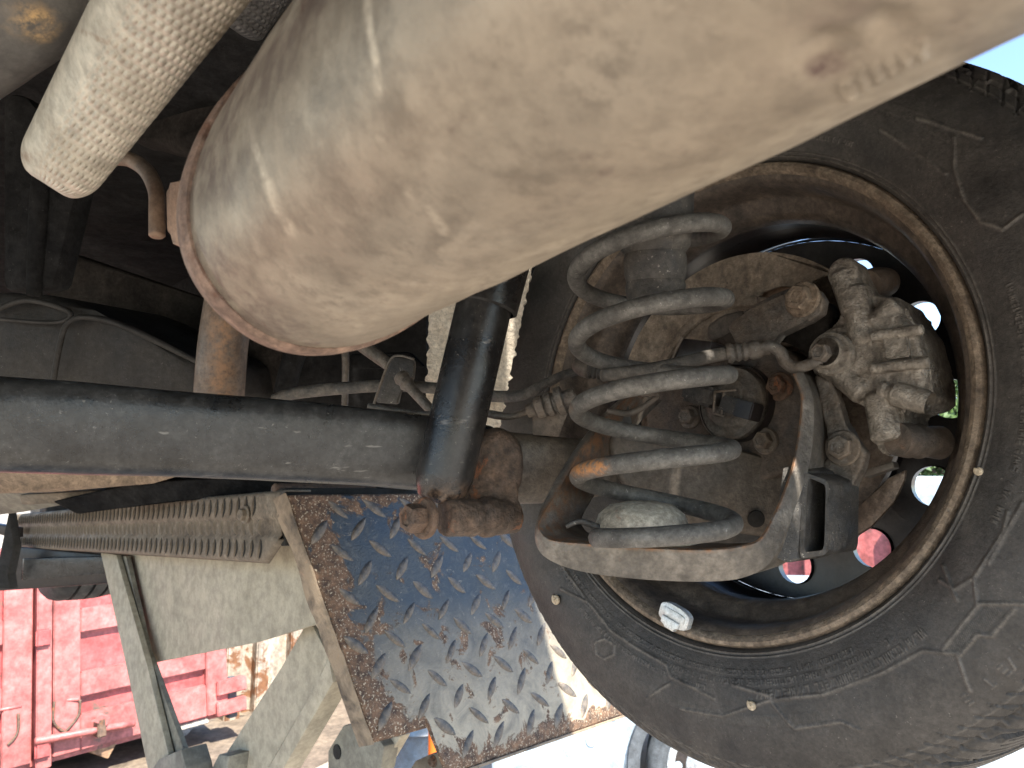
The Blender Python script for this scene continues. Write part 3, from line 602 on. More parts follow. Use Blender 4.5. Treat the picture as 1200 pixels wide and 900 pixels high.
for x, y, r in ((914, 453, .0078), (898, 517, .0072), (809, 489, .0070)): hexbolt('hub_bolt', PW(x, y, -.006), -WA, r, .009, 'rusty_steel' if x > 910 else 'arm_grey', hub, rot=x)
prism('cable_channel', [PW(786, 424, -.03), PW(800, 396, -.03), PW(835, 400, -.03), PW(830, 418, -.03)], WA*.02, 'rim_dark', hub, .002)
tube('channel_edge', [(PW(787, 424, -.031), .0013), (PW(793, 408, -.031), .0013), (PW(800, 395, -.031), .0013)], 'arm_grey', hub, 8)
prism('carrier_boss', [PW(x, y, .0) for x, y in ((815, 415), (835, 395), (860, 385), (905, 380), (930, 400), (900, 412))], WA*.02, 'dark_carrier', hub, .005)

# ---- brake: backing plate, disc, arms, caliper
brake = lathe('brake_disc', WC+WA*.062, WA, [(.05, -.006), (.05, -.0055), (.125, -.0055), (.130, -.004), (.130, .004), (.05, .005)], 'brake_disc', car_o, 96)
bp_ = []
for t in range(150, 341, 4): bp_.append(WP(.135, R(t), .028))
bpw = [PW(x, y, .028) for x, y in ((985, 318), (965, 322), (940, 338), (915, 334), (893, 341), (886, 354), (870, 380), (850, 395), (800, 430), (740, 440))]
bpl = prism('backing_plate', bp_+bpw, WA*.0025, 'backing_plate', car_o, .0008, label='brown brake backing plate with dark blotches')
bm = bmesh.new(); inner = [PW(x, y, .036) for x, y in ((880, 360), (895, 338), (940, 334), (960, 345), (930, 370))]; a_prism(bm, inner, WA*.002); bmobj('shoe_window', bm, 'rust_pipe', bpl, smooth=None)
lathe('dome_ridge', WC+WA*.026, WA, [(.085, 0), (.086, -.002), (.09, -.0025), (.094, -.002), (.095, .002)], 'backing_plate', bpl, 96)
# adjuster lump
lump = bmesh.new(); a_prism(lump, [PW(x, y, .0) for x, y in ((826, 392), (828, 380), (845, 368), (868, 362), (875, 370), (862, 385), (845, 397), (830, 400))], WA*.02, .004, 3)
lo_ = bmobj('adjuster', lump, 'tube_brown', car_o); remesh(lo_, .0013, .0006)
a1 = wpoly('caliper_arm', [(853, 385), (858, 376), (880, 362), (930, 340), (945, 335), (958, 339), (965, 350), (962, 366), (948, 376), (912, 390), (903, 402), (902, 406), (880, 405), (862, 402)], -.022, .010, 'arm_grey', car_o, .0025)
wpoly('arm_edge', [(870, 366), (905, 345), (935, 334), (948, 332), (944, 336), (905, 352), (876, 368)], -.014, .008, 'tube_brown', a1, .001)
hexbolt('arm_bolt', PW(941, 351, -.022), -WA, .0095, .011, 'rim_lip', a1, rot=.35)
wpoly('carrier_lobe', [(905, 400), (915, 388), (950, 372), (966, 350), (972, 360), (968, 390), (962, 400), (945, 420), (930, 400)], -.004, .02, 'body_brown', a1, .003)
bm = bmesh.new()
a_prism(bm, [PW(x, y, -.012) for x, y in ((952, 437), (972, 446), (983, 470), (988, 495), (1000, 512), (1014, 530), (1010, 545), (996, 575), (988, 592), (980, 590), (975, 570), (954, 548), (970, 540), (972, 520), (967, 500), (960, 470))], WA*.012, .003, 3)
lw_ = bmobj('caliper_bracket', bm, 'arm_grey', car_o, label='flat iron caliper bracket below the caliper'); remesh(lw_, .0014, .0005)
hexbolt('bracket_bolt', PW(988, 525, -.012), -WA, .0088, .008, 'arm_grey', lw_, rot=.1)
# disc lower right seen beside the bracket
prism('shield_rim', [PW(x, y, .03) for x, y in ((958, 645), (975, 625), (1000, 600), (1040, 560), (1062, 550), (1060, 562), (1048, 588), (1020, 618), (985, 640), (965, 652))], WA*.004, 'brake_disc', bpl, .0015)
prism('brake_pad', [PW(x, y, .02) for x, y in ((1008, 552), (1046, 540), (1048, 548), (1012, 560))], WA*.01, 'tube_brown', bpl, .001)
# caliper, one casting
bm = bmesh.new()
a_prism(bm, [PW(x, y, -.004) for x, y in ((978, 322), (982, 308), (996, 305), (1009, 313), (1016, 330), (1024, 351), (1046, 346), (1056, 350), (1060, 364), (1080, 388), (1086, 415), (1090, 448), (1096, 466), (1080, 476), (1056, 478), (1062, 505), (1062, 520), (1050, 531), (1032, 530), (1024, 518), (1024, 500), (1020, 478), (1010, 470), (992, 466), (980, 452), (962, 444), (950, 436), (952, 420), (956, 404), (970, 394), (984, 378), (992, 362), (986, 338))], WA*.045, .006, 4)
a_lathe(bm, PW(989, 320, -.010), -WA, [(.0115, -.02), (.0118, 0), (.0112, .003), (.009, .004), (0, .004)], 32)
a_lathe(bm, PW(1042, 514, -.012), -WA, [(.0128, -.03), (.0128, 0), (.0122, .002), (.010, .0035), (.0085, .0028), (0, .0028)], 32)
a_lathe(bm, PW(992, 418, .0), -WA, [(.024, -.02), (.023, .008), (.020, .012), (.014, .013), (0, .013)], 40)
a_prism(bm, [PW(x, y, -.012) for x, y in ((1012, 366), (1050, 362), (1074, 388), (1082, 418), (1086, 448), (1078, 466), (1046, 472), (1018, 468), (1004, 440), (1004, 400))], WA*.03, .010, 4)
for q0, q1, r in (((1022, 394), (1080, 386), .0040), ((1022, 432), (1088, 424), .0040), ((1003, 340), (1012, 400), .0105), ((1050, 358), (1026, 380), .0085), ((1032, 465), (1041, 512), .0115), ((989, 322), (1004, 365), .0108), ((972, 425), (1012, 460), .010)):
    zz_ = -.0155 if r < .005 else -.006
    a_tube(bm, [(PW(*q0, zz_), r), (PW((q0[0]+q1[0])/2, (q0[1]+q1[1])/2, zz_), r), (PW(*q1, zz_), r)], 18)
cal = bmobj('brake_caliper', bm, 'cast_iron', car_o, label='grey cast iron brake caliper'); remesh(cal, .0010, .00018, 2)
cb = lathe('banjo_bolt', PW(975, 415, -.016), -WA, [(.0165, -.004), (.0165, .003), (.0155, .005), (.0125, .0055), (.0115, .010), (.0105, .011)], 'cast_iron', cal, 40)
hexbolt('banjo_head', PW(966, 415, -.029), -WA, .0068, .009, 'arm_grey', cal, washer=False, rot=.4)
box('badge_boss', PW(1052, 408, -.0135), (PW(1066, 404, 0)-PW(1052, 406, 0)), (PW(1054, 418, 0)-PW(1052, 406, 0)), WA*.003, 'cast_iron', cal, .001)
bt = PW(1032, 456, -.012); bdv = PW(1080, 470, -.012)-bt
lathe('bleed_nipple', bt, bdv, [(0, 0), (.006, 0), (.0068, .003), (.0055, .005), (.006, .008), (.0085, .011), (.0085, .03), (.0075, .034)], 'cast_iron', cal, 20)
lathe('guide_pin', PW(1064, 516, .0), PW(1090, 518, .02)-PW(1064, 516, .0), [(.0, -.01), (.0115, -.01), (.0125, 0), (.011, .006), (.0125, .01), (.011, .016), (.012, .03), (0, .03)], 'dark_carrier', cal, 28)
lathe('guide_sleeve', PW(1015, 335, .01), PW(1040, 330, .04)-PW(1015, 335, .01), [(0, 0), (.012, 0), (.013, .015), (.011, .03), (0, .03)], 'dark_carrier', cal, 24)
# brake hose into the caliper
bm = bmesh.new(); a_tube(bm, smooth_path([(P(706, 440, .545), .0048), (P(760, 433, .552), .0050), (P(800, 425, .565), .0052), (P(835, 417, .572), .0054), (P(858, 413, .575), .0056)], 8), 16)
bmobj('flexible_hose', bm, 'hose', car_o, smooth=50)
h0 = P(855, 414, .574); hd = P(900, 408, .565)-h0
lathe('hose_end', h0, hd, [(0, -.002), (.0075, -.002), (.0082, .001), (.0062, .004), (.0078, .006), (.0062, .009), (.0078, .011), (.0064, .014), (.0078, .017), (.0072, .022), (.0058, .025), (.0055, .030), (0, .031)], 'arm_grey', car_o, 24)
tube('metal_pipe', [(P(888, 409, .566), .0048), (P(902, 406, .56), .0046), (P(914, 412, .556), .0046), (P(920, 424, .554), .0046), (P(932, 431, .55), .0046), (P(948, 427, .545), .0044), (P(962, 421, .54), .0044)], 'arm_grey', car_o, 16)
# ribbed boot of the handbrake cable
bt0 = P(690, 431, .60); bt1 = P(756, 442, .585); dv = bt1-bt0
pr = []
for i in range(26): pr.append((.0088 if i % 2 else .0070, dv.length*i/25))
lathe('cable_boot', bt0, dv, [(0, 0)]+pr+[(0, dv.length)], 'rubber', car_o, 28)
tube('cable_end', [(P(676, 428, .61), .006), (P(684, 430, .605), .0085), (P(692, 432, .60), .0088)], 'tube_brown', car_o, 16)
tube('rusty_wire', [(P(752, 462, .56), .002), (P(770, 462, .565), .002), (P(764, 470, .57), .0022), (P(738, 484, .575), .0028), (P(712, 481, .58), .0022)], 'tube_brown', car_o, 10)

# ---- wheel: rim, tyre
whl = empty('wheel', WC); whl.parent = car_o; whl.location = WC-car_o.location
def wlathe(name, prof, mat, parent, seg=180, **k):
    vs = [WP(r, 2*math.pi*i/seg, a) for a, r in prof for i in range(seg)]
    fs = [(j*seg+i, j*seg+(i+1) % seg, (j+1)*seg+(i+1) % seg, (j+1)*seg+i) for j in range(len(prof)-1) for i in range(seg)]
    return pymesh(name, vs, fs, mat, parent, smooth=38, **k)
rim = wlathe('rim', [(.004, .2035), (-.004, .2045), (-.0075, .2025), (-.0085, .1995), (-.0065, .1965), (-.002, .1945)], 'rim_lip', whl, label='rusty tan rim edge')
wlathe('rim_barrel', [(-.002, .1945), (.0, .1915), (.006, .189), (.016, .188), (.030, .187), (.034, .1845), (.040, .176), (.048, .171), (.058, .1695), (.062, .171)], 'rim_brown', rim)
wlathe('rim_well', [(.062, .171), (.068, .1725), (.085, .174), (.088, .177), (.110, .178), (.120, .174), (.150, .186), (.155, .20), (.152, .206), (.146, .206), (.12, .19), (.06, .185)], 'rim_dark', rim)
# wheel disc with twelve round holes
bm = bmesh.new(); NS = 24; t0 = R(23); hr = .0155; HR = .1425; AZ = .125
def ringpt(r, t, a): return WP(r, t, a)
for k in range(12):
    tc = t0+R(30*k); hc = WP(HR, tc, AZ); rd = (hc-WC-WA*AZ).normalized(); tg = WA.cross(rd)
    inn = []; out = []
    for i in range(NS):
        a = 2*math.pi*i/NS; inn.append(hc+rd*(hr*1.12*math.cos(a))+tg*(hr*1.12*math.sin(a)))
        # outer boundary: sector cell
        ca, sa = math.cos(a), math.sin(a); m_ = max(abs(ca), abs(sa)); u_, v_ = ca/m_, sa/m_
        rr_ = HR+u_*.030; tt = tc+v_*R(15); out.append(WP(rr_, tt, AZ-(.0035 if u_ < 0 else 0)*(-u_)))
    vi = [bm.verts.new(p) for p in inn]; vl = [bm.verts.new(p-WA*.004+(hc-p)*.06) for p in inn]; vo = [bm.verts.new(p) for p in out]; vk = [bm.verts.new(p+WA*.006) for p in inn]
    for i in range(NS):
        j = (i+1) % NS; bm.faces.new((vi[i], vi[j], vo[j], vo[i])); bm.faces.new((vl[i], vl[j], vi[j], vi[i])); bm.faces.new((vk[i], vk[j], vl[j], vl[i]))
bmobj('wheel_disc', bm, 'rim_dark', rim, smooth=60)
wlathe('disc_centre', [(AZ-.0035, .1125), (AZ-.012, .105), (AZ-.014, .09), (AZ-.006, .075), (AZ-.02, .05), (AZ-.02, .0)], 'rim_dark', rim)
wlathe('disc_edge', [(AZ, .1725), (AZ+.002, .1745), (AZ+.008, .1785)], 'rim_dark', rim)
# tyre: fine turned surface with sidewall relief and tread
prof = [(.006, .2020), (-.002, .2040), (-.007, .2060), (-.0085, .2085), (-.011, .2130), (-.0150, .2220), (-.0185, .2330), (-.0200, .2450), (-.0195, .2560), (-.0175, .2660), (-.0135, .2760), (-.0080, .2850), (-.0015, .2925), (.0055, .2990), (.0130, .3038), (.0240, .3072), (.0400, .3095), (.0600, .3108), (.0800, .3112), (.1100, .3106), (.1350, .3075), (.1500, .3020), (.1600, .2920), (.1680, .2700), (.1700, .2450), (.1620, .2150), (.1520, .2060)]
pa = [q for q in smooth_path([(Vector((a, r, 0)), 0.) for a, r in prof], 16)]
pa = [p for p, _ in pa][:]
sel = []; 
for i, p in enumerate(pa):
    if p.x < .10 or i % 6 == 0: sel.append(p)
PA = np.array([(p.x, p.y) for p in sel]); nP = len(PA); NT = 2400
dP = np.gradient(PA, axis=0); nrm = np.stack([-dP[:, 1], dP[:, 0]], 1); nrm /= np.linalg.norm(nrm, axis=1)[:, None]
nrm[nrm@np.array([0, 1.]) < 0] *= -1
for i in range(nP):
    if PA[i, 0] < .0 and PA[i, 1] < .27 and nrm[i, 0] > 0: nrm[i] *= -1
SIDE = np.arange(nP)[(PA[:, 0] < .012) & (np.arange(nP) < nP*.6)]
s_arc = np.concatenate([[0], np.cumsum(np.linalg.norm(np.diff(PA, axis=0), axis=1))])
th = np.linspace(0, 2*np.pi, NT, endpoint=False)
TH, SS = np.meshgrid(th, s_arc); RR = np.interp(SS, s_arc, PA[:, 1]); AA = np.interp(SS, s_arc, PA[:, 0]); H = np.zeros_like(TH)
Xp, Yp = RR*np.cos(TH), RR*np.sin(TH); side = (AA < .003)
def seg_relief(pts, wid, hgt):
    global H
    q = []
    for x, y in pts:
        p = PW(x, y, -.017)-WC; q.append((p.dot(W1), p.dot(W2)))
    for (ax, ay), (bx_, by_) in zip(q, q[1:]):
        ex, ey = bx_-ax, by_-ay; t = np.clip(((Xp-ax)*ex+(Yp-ay)*ey)/max(ex*ex+ey*ey, 1e-9), 0, 1)
        d2 = (Xp-ax-t*ex)**2+(Yp-ay-t*ey)**2; H = np.where(side, np.maximum(H, hgt*np.exp(-d2/wid**2)) if hgt > 0 else np.minimum(H, hgt*np.exp(-d2/wid**2)), H)
RL = [[(653, 654), (669, 678), (690, 706), (716, 738), (744, 758), (781, 779), (788, 793), (817, 806), (840, 818)], [(905, 820), (967, 813), (1037, 787), (1083, 762), (1123, 765), (1135, 810)],
      [(905, 820), (933, 853), (987, 845), (1007, 855)], [(1107, 760), (1150, 707), (1200, 707)], [(1183, 600), (1178, 623), (1143, 677), (1147, 707)], [(1127, 767), (1147, 743), (1163, 745), (1190, 713)],
      [(1103, 663), (1123, 703)], [(759, 818), (788, 800)], [(860, 803), (905, 815)], [(1120, 163), (1120, 200), (1130, 233), (1150, 260), (1177, 270), (1200, 253)], [(1077, 140), (1150, 163)], [(1033, 153), (1073, 180), (1110, 205)],
      [(1100, 680), (1120, 690), (1143, 677)], [(1160, 660), (1200, 590)], [(660, 690), (690, 706)], [(700, 752), (711, 748), (722, 756), (722, 766), (711, 772), (701, 766), (700, 752)], [(800, 830), (850, 838), (905, 820)], [(640, 560), (648, 610), (660, 640)]]
for l_ in RL: seg_relief(l_, .0011, .0011)
# repeat the block pattern round the rest of the wall
def ring(r0, wid, h):
    global H
    H += np.where(side, h*np.exp(-((RR-r0)/wid)**2), 0)
ring(.2078, .0007, .0012); ring(.2105, .0006, .0007); ring(.2885, .0008, .0006)
tdeg = np.degrees(TH)
hatch = side & (RR > .2495) & (RR < .2575) & (((tdeg > 62) & (tdeg < 100)) | ((tdeg > 30) & (tdeg < 40)) | (tdeg > 290) & (tdeg < 320))
H += np.where(hatch, .0004*(np.sin(TH*1150+RR*3000) > 0), 0)
# small raised characters too fine to read
gl = np.zeros_like(H)
for r0, r1, a0_, a1_, cw_ in ((.2195, .2232, 52, 128, .52), (.2255, .2300, 46, 96, .62), (.2255, .2290, 104, 140, .5), (.2325, .2385, 40, 74, .9), (.2330, .2370, 84, 120, .6), (.2205, .2245, 235, 300, .6), (.2740, .2805, 22, 44, 1.25), (.2270, .2310, -20, 20, .7)):
    ncell = int((a1_-a0_)/cw_); col = ((tdeg-a0_+360) % 360)/cw_
    ci = np.clip(col.astype(int), 0, ncell); fx = col-np.floor(col); fy = (RR-r0)/(r1-r0); inb = side & (fy > 0) & (fy < 1) & (col < ncell)
    pat = rng.integers(0, 6, ncell+1); skip = rng.random(ncell+1) < .16; k = pat[ci]
    stroke = ((k == 0) & ((fx < .3) | ((fy < .22) & (fx < .75)))) | ((k == 1) & ((np.abs(fx-.4) < .15) | (fy > .8) & (fx < .75))) | ((k == 2) & (((fx < .25) | (np.abs(fx-.65) < .13) | (np.abs(fy-.5) < .12)) & (fx < .8))) | ((k == 3) & (((fy < .2) | (fy > .8) | (fx < .25)) & (fx < .75))) | ((k == 4) & (np.abs(fx-.1-.6*fy) < .15)) | ((k == 5) & (((fy < .2) | (np.abs(fy-.5) < .1) | (fy > .8)) & (fx < .7)))
    gl = np.where(inb & stroke & ~skip[ci], .0006, gl)
H += gl
RELIEF = np.clip(H/.0008, 0, 1)
# shoulder: groove with ticks, side blocks, then the tread
sh = np.exp(-((RR-.2965)/.0016)**2)*(AA < .02); tick = (((tdeg*1.0) % 3.2) < .45)
H -= sh*np.where(tick, -.0003, .0022)
tr = (AA > .006) & (AA < .145)
ph = (tdeg + AA*260) % 7.5
lat = tr & (ph < 1.5) & (AA < .045); H -= np.where(lat, .006*np.clip((AA-.004)/.012, 0, 1), 0)
ph2 = (tdeg*1. - AA*170) % 7.5; lat2 = (AA > .05) & (AA < .10) & (ph2 < 1.2); H -= np.where(lat2, .005, 0)
ph3 = (tdeg - AA*260) % 7.5; H -= np.where((AA > .105) & (AA < .15) & (ph3 < 1.5), .006, 0)
for a_ in (.047, .078, .108): H -= .006*np.exp(-((AA-a_)/.0032)**4)
sip = tr & (((tdeg+AA*200) % 1.25) < .16) & (AA > .014) & (AA < .042); H -= np.where(sip, .0018, 0)
sip2 = side & (RR > .284) & (RR < .294) & (((tdeg+RR*120) % 7.5) < .25); H += np.where(sip2, .0007, 0)
notch = (RR > .286) & (AA < .012) & (((tdeg+RR*260) % 2.5) < .5); H -= np.where(notch, .0010, 0)
H += .0004*np.sin(TH*7+AA*60)+rng.normal(0, .00004, H.shape)
A2 = AA+nrm[:, 0][:, None]*H; R2 = RR+nrm[:, 1][:, None]*H
wc_, wa_, w1_, w2_ = (np.array(v) for v in (WC, WA, W1, W2))
V = wc_+A2[..., None]*wa_+(R2*np.cos(TH))[..., None]*w1_+(R2*np.sin(TH))[..., None]*w2_
V = V.reshape(-1, 3); idx = np.arange(nP*NT).reshape(nP, NT); i2 = np.roll(idx, -1, axis=1)
FQ = np.stack([idx[:-1], i2[:-1], i2[1:], idx[1:]], -1).reshape(-1, 4)
me = bpy.data.meshes.new('tyre'); me.vertices.add(len(V)); me.vertices.foreach_set('co', V.ravel()); me.loops.add(FQ.size); me.loops.foreach_set('vertex_index', FQ.ravel().astype(np.int32))
me.polygons.add(len(FQ)); me.polygons.foreach_set('loop_start', np.arange(0, FQ.size, 4, dtype=np.int32)); me.update(calc_edges=True)
at = me.color_attributes.new('stain', 'FLOAT_COLOR', 'POINT'); cc_ = np.zeros((len(V), 4)); cc_[:, 3] = 1; cc_[:, 0] = RELIEF.reshape(-1)*.5; at.data.foreach_set('color', cc_.ravel())
link('tyre', me, 'tyre', whl, smooth=80)
# balance weight clipped on the rim edge
bwc = PW(789, 722, -.012); bu = (PW(806, 733, -.012)-PW(774, 714, -.012)).normalized(); bv = WA.cross(bu).normalized()
if bv.dot(UP) < 0: bv = -bv
def bwp(x, y): return bwc+bu*x*1.3+bv*y*.68
import itertools
def rrect(hx, hy, r, n=5):
    return [(sx*(hx-r)+r*math.cos(a0+k*math.pi/2/n), sy*(hy-r)+r*math.sin(a0+k*math.pi/2/n)) for (sx, sy, a0) in ((1, 1, 0), (-1, 1, math.pi/2), (-1, -1, math.pi), (1, -1, 1.5*math.pi)) for k in range(n+1)]
wt_ = prism('balance_weight', [bwp(x, y) for x, y in rrect(.0118, .0125, .0075)], WA*.007, 'lead_weight', rim, .0012, 3, label='silver clip-on balance weight')
prism('weight_ridge', [bwp(x*1., y+.0005)-WA*.0012 for x, y in rrect(.0090, .0060, .003)], WA*.004, 'lead_weight', rim, .0007, 2)
prism('weight_clip', [bwp(*q)-WA*.0030 for q in ((-.0070, -.004), (.0070, -.004), (.0070, -.0115), (.0045, -.0115), (.0045, -.0165), (-.0035, -.0165), (-.0035, -.0130), (-.0070, -.0130))], WA*.005, 'lead_weight', rim, .0006, 2)
# far front wheel of the same car
fwc = P(100, 588, 2.45); fa = L.copy()
w2o = empty('wheel', fwc); w2o.parent = car_o; w2o.location = fwc-car_o.location
bm = bmesh.new(); pr = [(.20, -.09), (.22, -.1), (.27, -.105), (.295, -.098), (.308, -.085), (.314, -.065), (.314, -.047), (.305, -.046), (.305, -.038), (.315, -.037), (.316, -.005), (.307, -.004), (.307, .004), (.316, .005), (.315, .037), (.305, .038), (.305, .046), (.314, .047), (.308, .085), (.27, .105), (.2, .09)]
a_lathe(bm, fwc, fa, pr, 96); bmobj('tyre', bm, 'tyre_far', w2o, smooth=40)
lathe('rim', fwc, fa, [(.2, -.09), (.19, -.07), (.18, .03), (.1, .04), (.05, .02), (0, .02)], 'rim_dark', w2o, 64)

# ================================================================== SNAILS AND DEBRIS ON THE TYRE
def snail(px, py, a, r, label):
    a = -.015
    for _ in range(6):
        q = PW(px, py, a)-WC; rr0 = math.hypot(q.dot(W1), q.dot(W2)); a = float(np.interp(rr0, PA[SIDE, 1], PA[SIDE, 0]))
    o = PW(px, py, a-r*.1); bm = bmesh.new(); pts = []
    for i in range(70):
        t = i/69; ang = t*2*math.pi*2.6; rr_ = r*(.08+.62*t**1.3)
        pts.append((o-WA*(r*.75*(1-t)+r*.15)+W1*(rr_*math.cos(ang))+W2*(rr_*math.sin(ang)), r*(.08+.36*t**1.2)))
    a_tube(bm, pts, 14); ob = bmobj('snail', bm, 'snail_shell', None, smooth=60)
    ob['label'] = label; ob['category'] = 'snail'; ob['group'] = 'snails stuck to the tyre'
snail(653, 702, -.010, .0055, 'small cream snail shell on the left edge of the big tyre beside the tread plate')
snail(882, 826, -.017, .0040, 'tiny curled snail shell on the lower tyre wall below the balance weight')
snail(1148, 552, -.012, .0032, 'tiny brown snail at the right rim edge beside the tyre')

# ================================================================== VEHICLE LIFT
LL = .50
lift = empty('vehicle_lift', car(LL+.2, 1.6, 0), 'dusty vehicle lift with louvred rail, rusty blue tread-plate flap and beige legs', 'vehicle lift')
# louvred rail along the plane l = LL
def RL_(px, py, off=0.): return PL(px, py, LL-off)
rt0, rb0 = RL_(328, 574), RL_(322, 662)
zt, zb = rt0.z, rb0.z; f0 = rt0.dot(FF); fEnd = RL_(15, 610).dot(FF)
TILT = .045
def rp(f, z, off=0.): return car(LL-off, f, z-TILT*(f-f0))
rail = bmesh.new()
fc = RL_(300, 640).dot(FF)
outl = [(f0, zt-.002), (f0, zb+.035), (f0+.012, zb+.030), (f0+.02, zb+.008), (f0+.035, zb), (fEnd, zb), (fEnd, zt-.002)]
# face bulges: three courses
hz = zt-zb; prof_ = [(0, .012), (.04, .002), (.10, 0), (.36, .0), (.40, .004), (.60, .004), (.64, 0), (.92, 0), (.97, .002), (1., .010)]
vs = []; fs = []; nf = 40
for i in range(nf+1):
    f = f0+(fEnd-f0)*i/nf
    for h, o_ in prof_:
        z = zb+hz*h
        if i == 0: z = max(z, zb+.035) if h < .35 else z
        vs.append(rp(f, z, -o_+.0))
    vs.append(rp(f, zt, -.05)); 
m_ = len(prof_)+1
for i in range(nf):
    for k in range(m_-1): a = i*m_+k; fs.append((a, a+1, a+m_+1, a+m_))
rl = pymesh('louvred_rail', vs, fs, 'louvre', lift, smooth=50, label='dusty brown rail pressed with rows of curved louvres')
sm = rl.modifiers.new('thickness', 'SOLIDIFY'); sm.thickness = .003; sm.offset = -1
def louv_mesh():   # curved slot with a raised lip
    bm = bmesh.new(); n = 8
    rows = []
    for i in range(n+1):
        t = i/n*2-1; z = t*.0135; x = -.004*(t*t); wd = .0030*math.sqrt(max(0, 1-t*t))+.0002
        rows.append([bm.verts.new(q) for q in ((x-wd, 0, z), (x-wd*.2, -.0042*(1-t*t)-.0003, z), (x+wd*.2, -.0042*(1-t*t)-.0003, z), (x+wd*.3, 0, z))])
    for a, b in zip(rows, rows[1:]):
        for k in range(3): bm.faces.new((a[k], a[k+1], b[k+1], b[k]))
    me = bpy.data.meshes.new('louvre'); bm.to_mesh(me); bm.free(); me.materials.append(MATS['louvre']); return me
def slot_mesh():
    bm = bmesh.new(); n = 8; rows = []
    for i in range(n+1):
        t = i/n*2-1; z = t*.0135; x = .0030-.004*(t*t); wd = .0026*math.sqrt(max(0, 1-t*t))+.0001
        rows.append([bm.verts.new((x-wd, -.0006, z)), bm.verts.new((x, -.0010, z)), bm.verts.new((x+wd, -.0006, z))])
    for a, b in zip(rows, rows[1:]):
        for k in range(2): bm.faces.new((a[k], a[k+1], b[k+1], b[k]))
    me = bpy.data.meshes.new('slot'); bm.to_mesh(me); bm.free(); me.materials.append(MATS['slot_black']); return me
lm, smesh = louv_mesh(), slot_mesh()
rotL = Matrix((-FF, L, Z)).transposed()    # local x along -F, y outboard, z up
lo0 = lift.location
cnt = 0
for row, hh in enumerate((.20, .50, .80)):
    step = .0285
    for i in range(64):
        f = f0+.055+step*i+(.014 if row == 1 else 0)
        if f > fEnd-.02 or (row == 2 and i < 1): continue
        mir = -1 if row == 1 else 1
        for mm, nm in ((lm, 'louvre'), (smesh, 'louvre_slot')):
            o = bpy.data.objects.new(nm, mm); COL.objects.link(o); o.parent = rl
            s_ = 1.1*(.9+.2*random.random())
            o.matrix_local = Matrix.Translation(rp(f, zb+hz*hh, -.004 if row == 1 else 0)-lo0) @ (rotL @ Matrix.Rotation(R(8*mir+random.uniform(-2, 2)), 3, 'Y') @ Matrix.Diagonal((mir*s_, 1, s_))).to_4x4()
        cnt += 1
hexbolt('rail_bolt', RL_(288, 603, .002), -L, .0095, .010, 'louvre', rl, rot=.5)
# platform top behind the rail
a = car(LL+.055, f0+.02, zt-.02); 
prism('platform', [rp(f0+.02, zt+.001, -.055), rp(f0+.02, zt+.001, -.60), rp(fEnd, zt+.001, -.60), rp(fEnd, zt+.001, -.055)], Z*(-.05), 'rim_dark', lift, .004)
prism('hinge_bar', [RL_(326, 572, -.01), RL_(326, 640, -.01), RL_(334, 640, -.01), RL_(334, 572, -.01)], L*.5, 'slot_black', lift, .003)
tube('hinge_tube', [(RL_(322, 574, -.01), .010), (RL_(322, 574, -.01)+L*.62, .010)], 'rusty_steel', lift, 16, raw=True)
# tread-plate flap
FT = RL_(338, 580); FB = P(436, 872, FT.dot(FW)*0+.985)
fdown = (FB-FT); fdown = fdown-L*fdown.dot(L); flen = fdown.length; fdn = fdown.normalized(); fn = L.cross(fdn).normalized()
if fn.dot(CAM-FT) < 0: fn = -fn
FT2 = FT.copy()
def fhit(px, py): 
    p = hit(px, py, FT2, fn)-FT2; return p.dot(L), p.dot(fdn)
fl = [(340, 578), (470, 572)]
u0, v0 = fhit(342, 578); uB, vB = fhit(440, 870); uC, vC = fhit(505, 852); uD, vD = fhit(538, 905); uE, vE = fhit(745, 832)
vlow = max(vD, vE)
def fp(u, v, h=0.): return FT2+L*u+fdn*v+fn*h
def uL(v): return uB*v/vB
# grid mesh of the flap (rust wear and painted sunlight mapped in its own coordinates)
UW = .80; nu, nv = 150, 100; vs = []; fs = []; st_ = []
fr = random.Random(5)
for j in range(nv+1):
    for i in range(nu+1):
        v = vlow*j/nv*1.0; vmax = vC if uB+(UW-uB)*i/nu < uC else vlow; vv = v*vmax/vlow; ul = uL(vv)
        u = ul+(UW-ul)*i/nu
        bend = -.004*max(0, 1-(u-ul)/.03)**2-.005*max(0, 1-(vmax-vv)/.02)**2
        nz = .0012*noise.noise(Vector((u*18, vv*18, 0)))
        vs.append(fp(u, vv, bend+nz))
        en = noise.noise(Vector((u*30, vv*30, 3)))*.5+.5; e1_ = max(0, 1-(u-ul)/(.055+.03*en)); e2_ = max(0, 1-(vmax-vv)/.05); e3_ = max(0, 1-vv/.05)
        st_.append((min(1, .38+e1_*.95+.7*e2_+.4*e3_), min(1, max(0, (vv/vlow-.40)*1.5)), 0, 1))  # rust wear, then the painted sunlit lower end
for j in range(nv):
    for i in range(nu): a = j*(nu+1)+i; fs.append((a, a+1, a+nu+2, a+nu+1))
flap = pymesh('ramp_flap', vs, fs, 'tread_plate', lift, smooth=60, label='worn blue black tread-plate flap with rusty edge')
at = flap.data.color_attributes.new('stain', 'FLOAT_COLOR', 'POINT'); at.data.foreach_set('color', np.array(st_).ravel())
sm = flap.modifiers.new('thickness', 'SOLIDIFY'); sm.thickness = .005; sm.offset = -1 if (flap.data.polygons[0].normal.dot(fn) > 0) else 1
